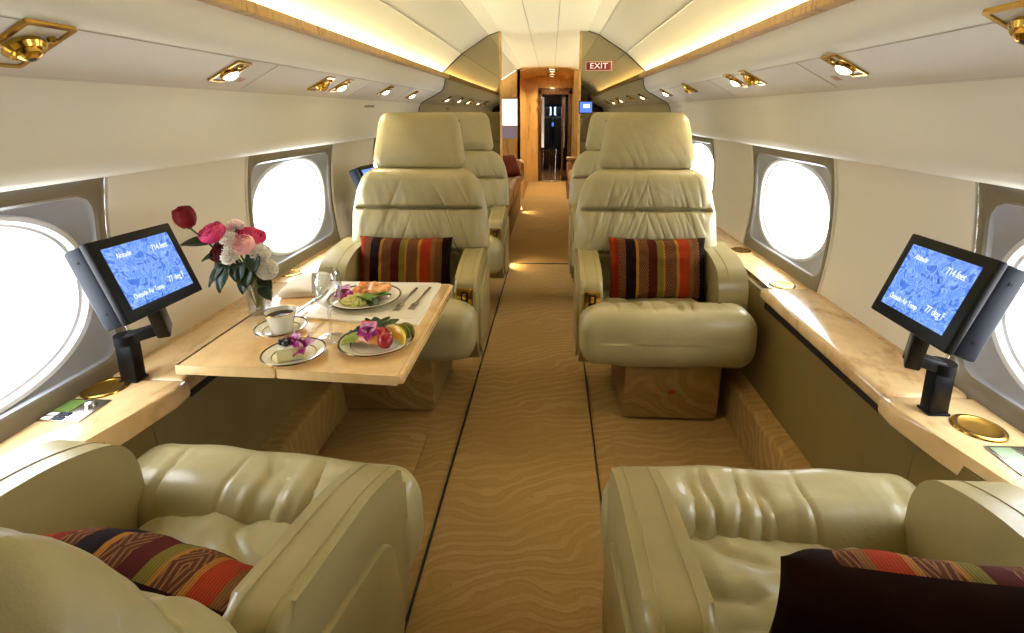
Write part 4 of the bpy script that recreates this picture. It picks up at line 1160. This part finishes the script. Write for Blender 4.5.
ppk = mat('rose_pale_pink', sr(240, 176, 172), .5, sss=.1)[0]; wht = mat('carnation_white', sr(246, 238, 224), .6, sss=.15)[0]; lil = mat('carnation_blush', sr(240, 210, 208), .6, sss=.15)[0]
FL = [('rose', (-.985, 1.86, .910), .028, .062, red, 'single dark red rosebud reaching highest to the left', (-.25, -.1, 1), .4),
      ('rose', (-.925, 1.89, .860), .034, .050, pink, 'large magenta pink rose at the left of the bouquet', (-.3, -.5, 1), .9),
      ('carnation', (-.880, 1.94, .873), .026, .034, lil, 'blush white carnation at the top of the bouquet', (0, -.3, 1), 1),
      ('rose', (-.835, 1.94, .840), .036, .044, pink, 'wide open hot pink rose at the right top of the bouquet', (.4, -.2, 1), 1.3),
      ('rose', (-.835, 1.89, .826), .029, .044, ppk, 'pale pink rose in the middle front of the bouquet', (0, -.8, .7), .8),
      ('carnation', (-.884, 1.90, .842), .026, .032, wht, 'white carnation between the magenta rose and the pale pink rose', (-.1, -.7, .8), 1),
      ('carnation', (-.872, 1.875, .802), .031, .032, wht, 'white carnation below the pale pink rose, beside the dark red rose', (-.1, -.9, .5), 1),
      ('carnation', (-.800, 1.91, .800), .030, .032, wht, 'white carnation at the right edge of the bouquet', (.5, -.6, .6), 1),
      ('carnation', (-.780, 1.90, .752), .031, .030, wht, 'lowest white carnation at the right above the vase', (.5, -.9, .3), 1),
      ('rose', (-.908, 1.885, .804), .028, .044, dred, 'dark red rose in the shade of the bouquet', (-.5, -.7, .5), .9)]
for i, (kd, p, r_, h_, m_, lb, dv, op) in enumerate(FL): flower(kd, p, r_, h_, m_, lb, dv, None, op, i*3+1)
# leafy sprigs
def sprig(lvs, label):
    e = empty('leaf_sprig', (VX, VY, TZ+.13), label=label, cat='leaf', group='rose leaves in the vase')
    for (p, d, L_, W_) in lvs:
        pp = Vector((p[0]*SX, p[1]*SY, p[2]))-Vector((VX, VY, TZ+.13))
        bm = bmesh.new(); petal_bm(bm, pp, d, (0, -.5, 1), L_, W_, .25, .3, 8); solidify(bm, .0008); obj('leaf', bm, leafm, e, 'all')
        bm = bmesh.new(); tube(bm, [(0, 0, -.1), (pp.x*.2, pp.y*.2, 0), tuple(pp*.75+Vector((0, 0, .01))), tuple(pp)], .0016, 6); obj('stem', bm, stemm, e)
sprig([((-.925, 1.885, .835), (-1, -.3, .12), .085, .026), ((-.915, 1.89, .800), (-1, -.2, -.25), .055, .017)], 'green rose leaves sticking out left under the magenta rose')
sprig([((-.900, 1.88, .765), (-.7, -.3, -.7), .075, .022), ((-.885, 1.87, .770), (-.25, -.5, -.9), .080, .026), ((-.905, 1.88, .790), (-.5, -.2, -.9), .05, .016)], 'dark leaves hanging down at the left of the vase')
sprig([((-.850, 1.87, .775), (.1, -.6, -1), .055, .024), ((-.835, 1.87, .765), (.25, -.5, -1), .060, .026), ((-.81, 1.885, .80), (.2, -.5, -.8), .055, .022)], 'dark leaves over the front of the vase')
sprig([((-.800, 1.895, .722), (.9, -.4, -.3), .045, .018), ((-.800, 1.895, .70), (.7, -.4, -.6), .05, .018), ((-.84, 1.89, .73), (-.2, -.6, -1), .05, .022)], 'leaves at the right below the lowest carnation')

# ------------------------------------------------------------------ light, world, camera
W = bpy.data.worlds.new('World'); SC.world = W; W.use_nodes = True
bg = W.node_tree.nodes['Background']; bg.inputs[0].default_value = (.93, .97, 1., 1); bg.inputs[1].default_value = 11.
# final cabin proportions: the shell, ledges, seats and table take the length factor as a whole,
# small fittings only move with the surfaces that carry them
WHOLE = ('wall_', 'ceiling', 'trim_', 'floor', 'window_', 'door_', 'aisle_carpet', 'carpet_panel', 'side_ledge', 'cove_light', 'cabin_seat', 'divan', 'folding_table', 'pilot_seat', 'curtain', 'windscreen', 'instrument_panel', 'tray')
MOVED = ('cup_holder', 'control_panel', 'reading_light', 'air_vent', 'placard', 'exit_sign', 'wall_screen', 'step_light', 'ceiling_spot')
for o in list(COL.objects):
    if o.parent: continue
    n_ = o.name
    if n_.startswith(MOVED) and not n_.startswith('ceiling_passage') or n_ == 'pillow.004':
        o.location = (o.location.x*SX, o.location.y*SY, o.location.z)
    elif n_.startswith(WHOLE):
        o.location = (o.location.x*SX, o.location.y*SY, o.location.z); o.scale = (SX, SY, 1)
cam = bpy.data.cameras.new('Camera'); co = bpy.data.objects.new('Camera', cam); COL.objects.link(co)
FPX, TH, CY, CX = 498.37, math.radians(12.258), 220.28, 530.
ps = math.atan((551-CX)*math.cos(TH)/FPX)
co.location = (.0588, 0, 1.2); co.rotation_euler = (PI/2-TH, 0, ps)
cam.sensor_width = 36; cam.lens = FPX*36/1024; cam.clip_start = .02
cam.shift_x = (512-CX)/1024; cam.shift_y = (CY-316.5)/1024
SC.camera = co
SC.view_settings.view_transform = 'Standard'; SC.view_settings.look = 'None'; SC.view_settings.gamma = 1; SC.view_settings.use_curve_mapping = False
SC.view_settings.exposure = .2
SC.cycles.use_denoising = True
SC.cycles.max_bounces = 10; SC.cycles.diffuse_bounces = 6; SC.cycles.glossy_bounces = 6; SC.cycles.transparent_max_bounces = 24
SC.cycles.sample_clamp_indirect = 6.
SC.cycles.caustics_reflective = False; SC.cycles.caustics_refractive = False
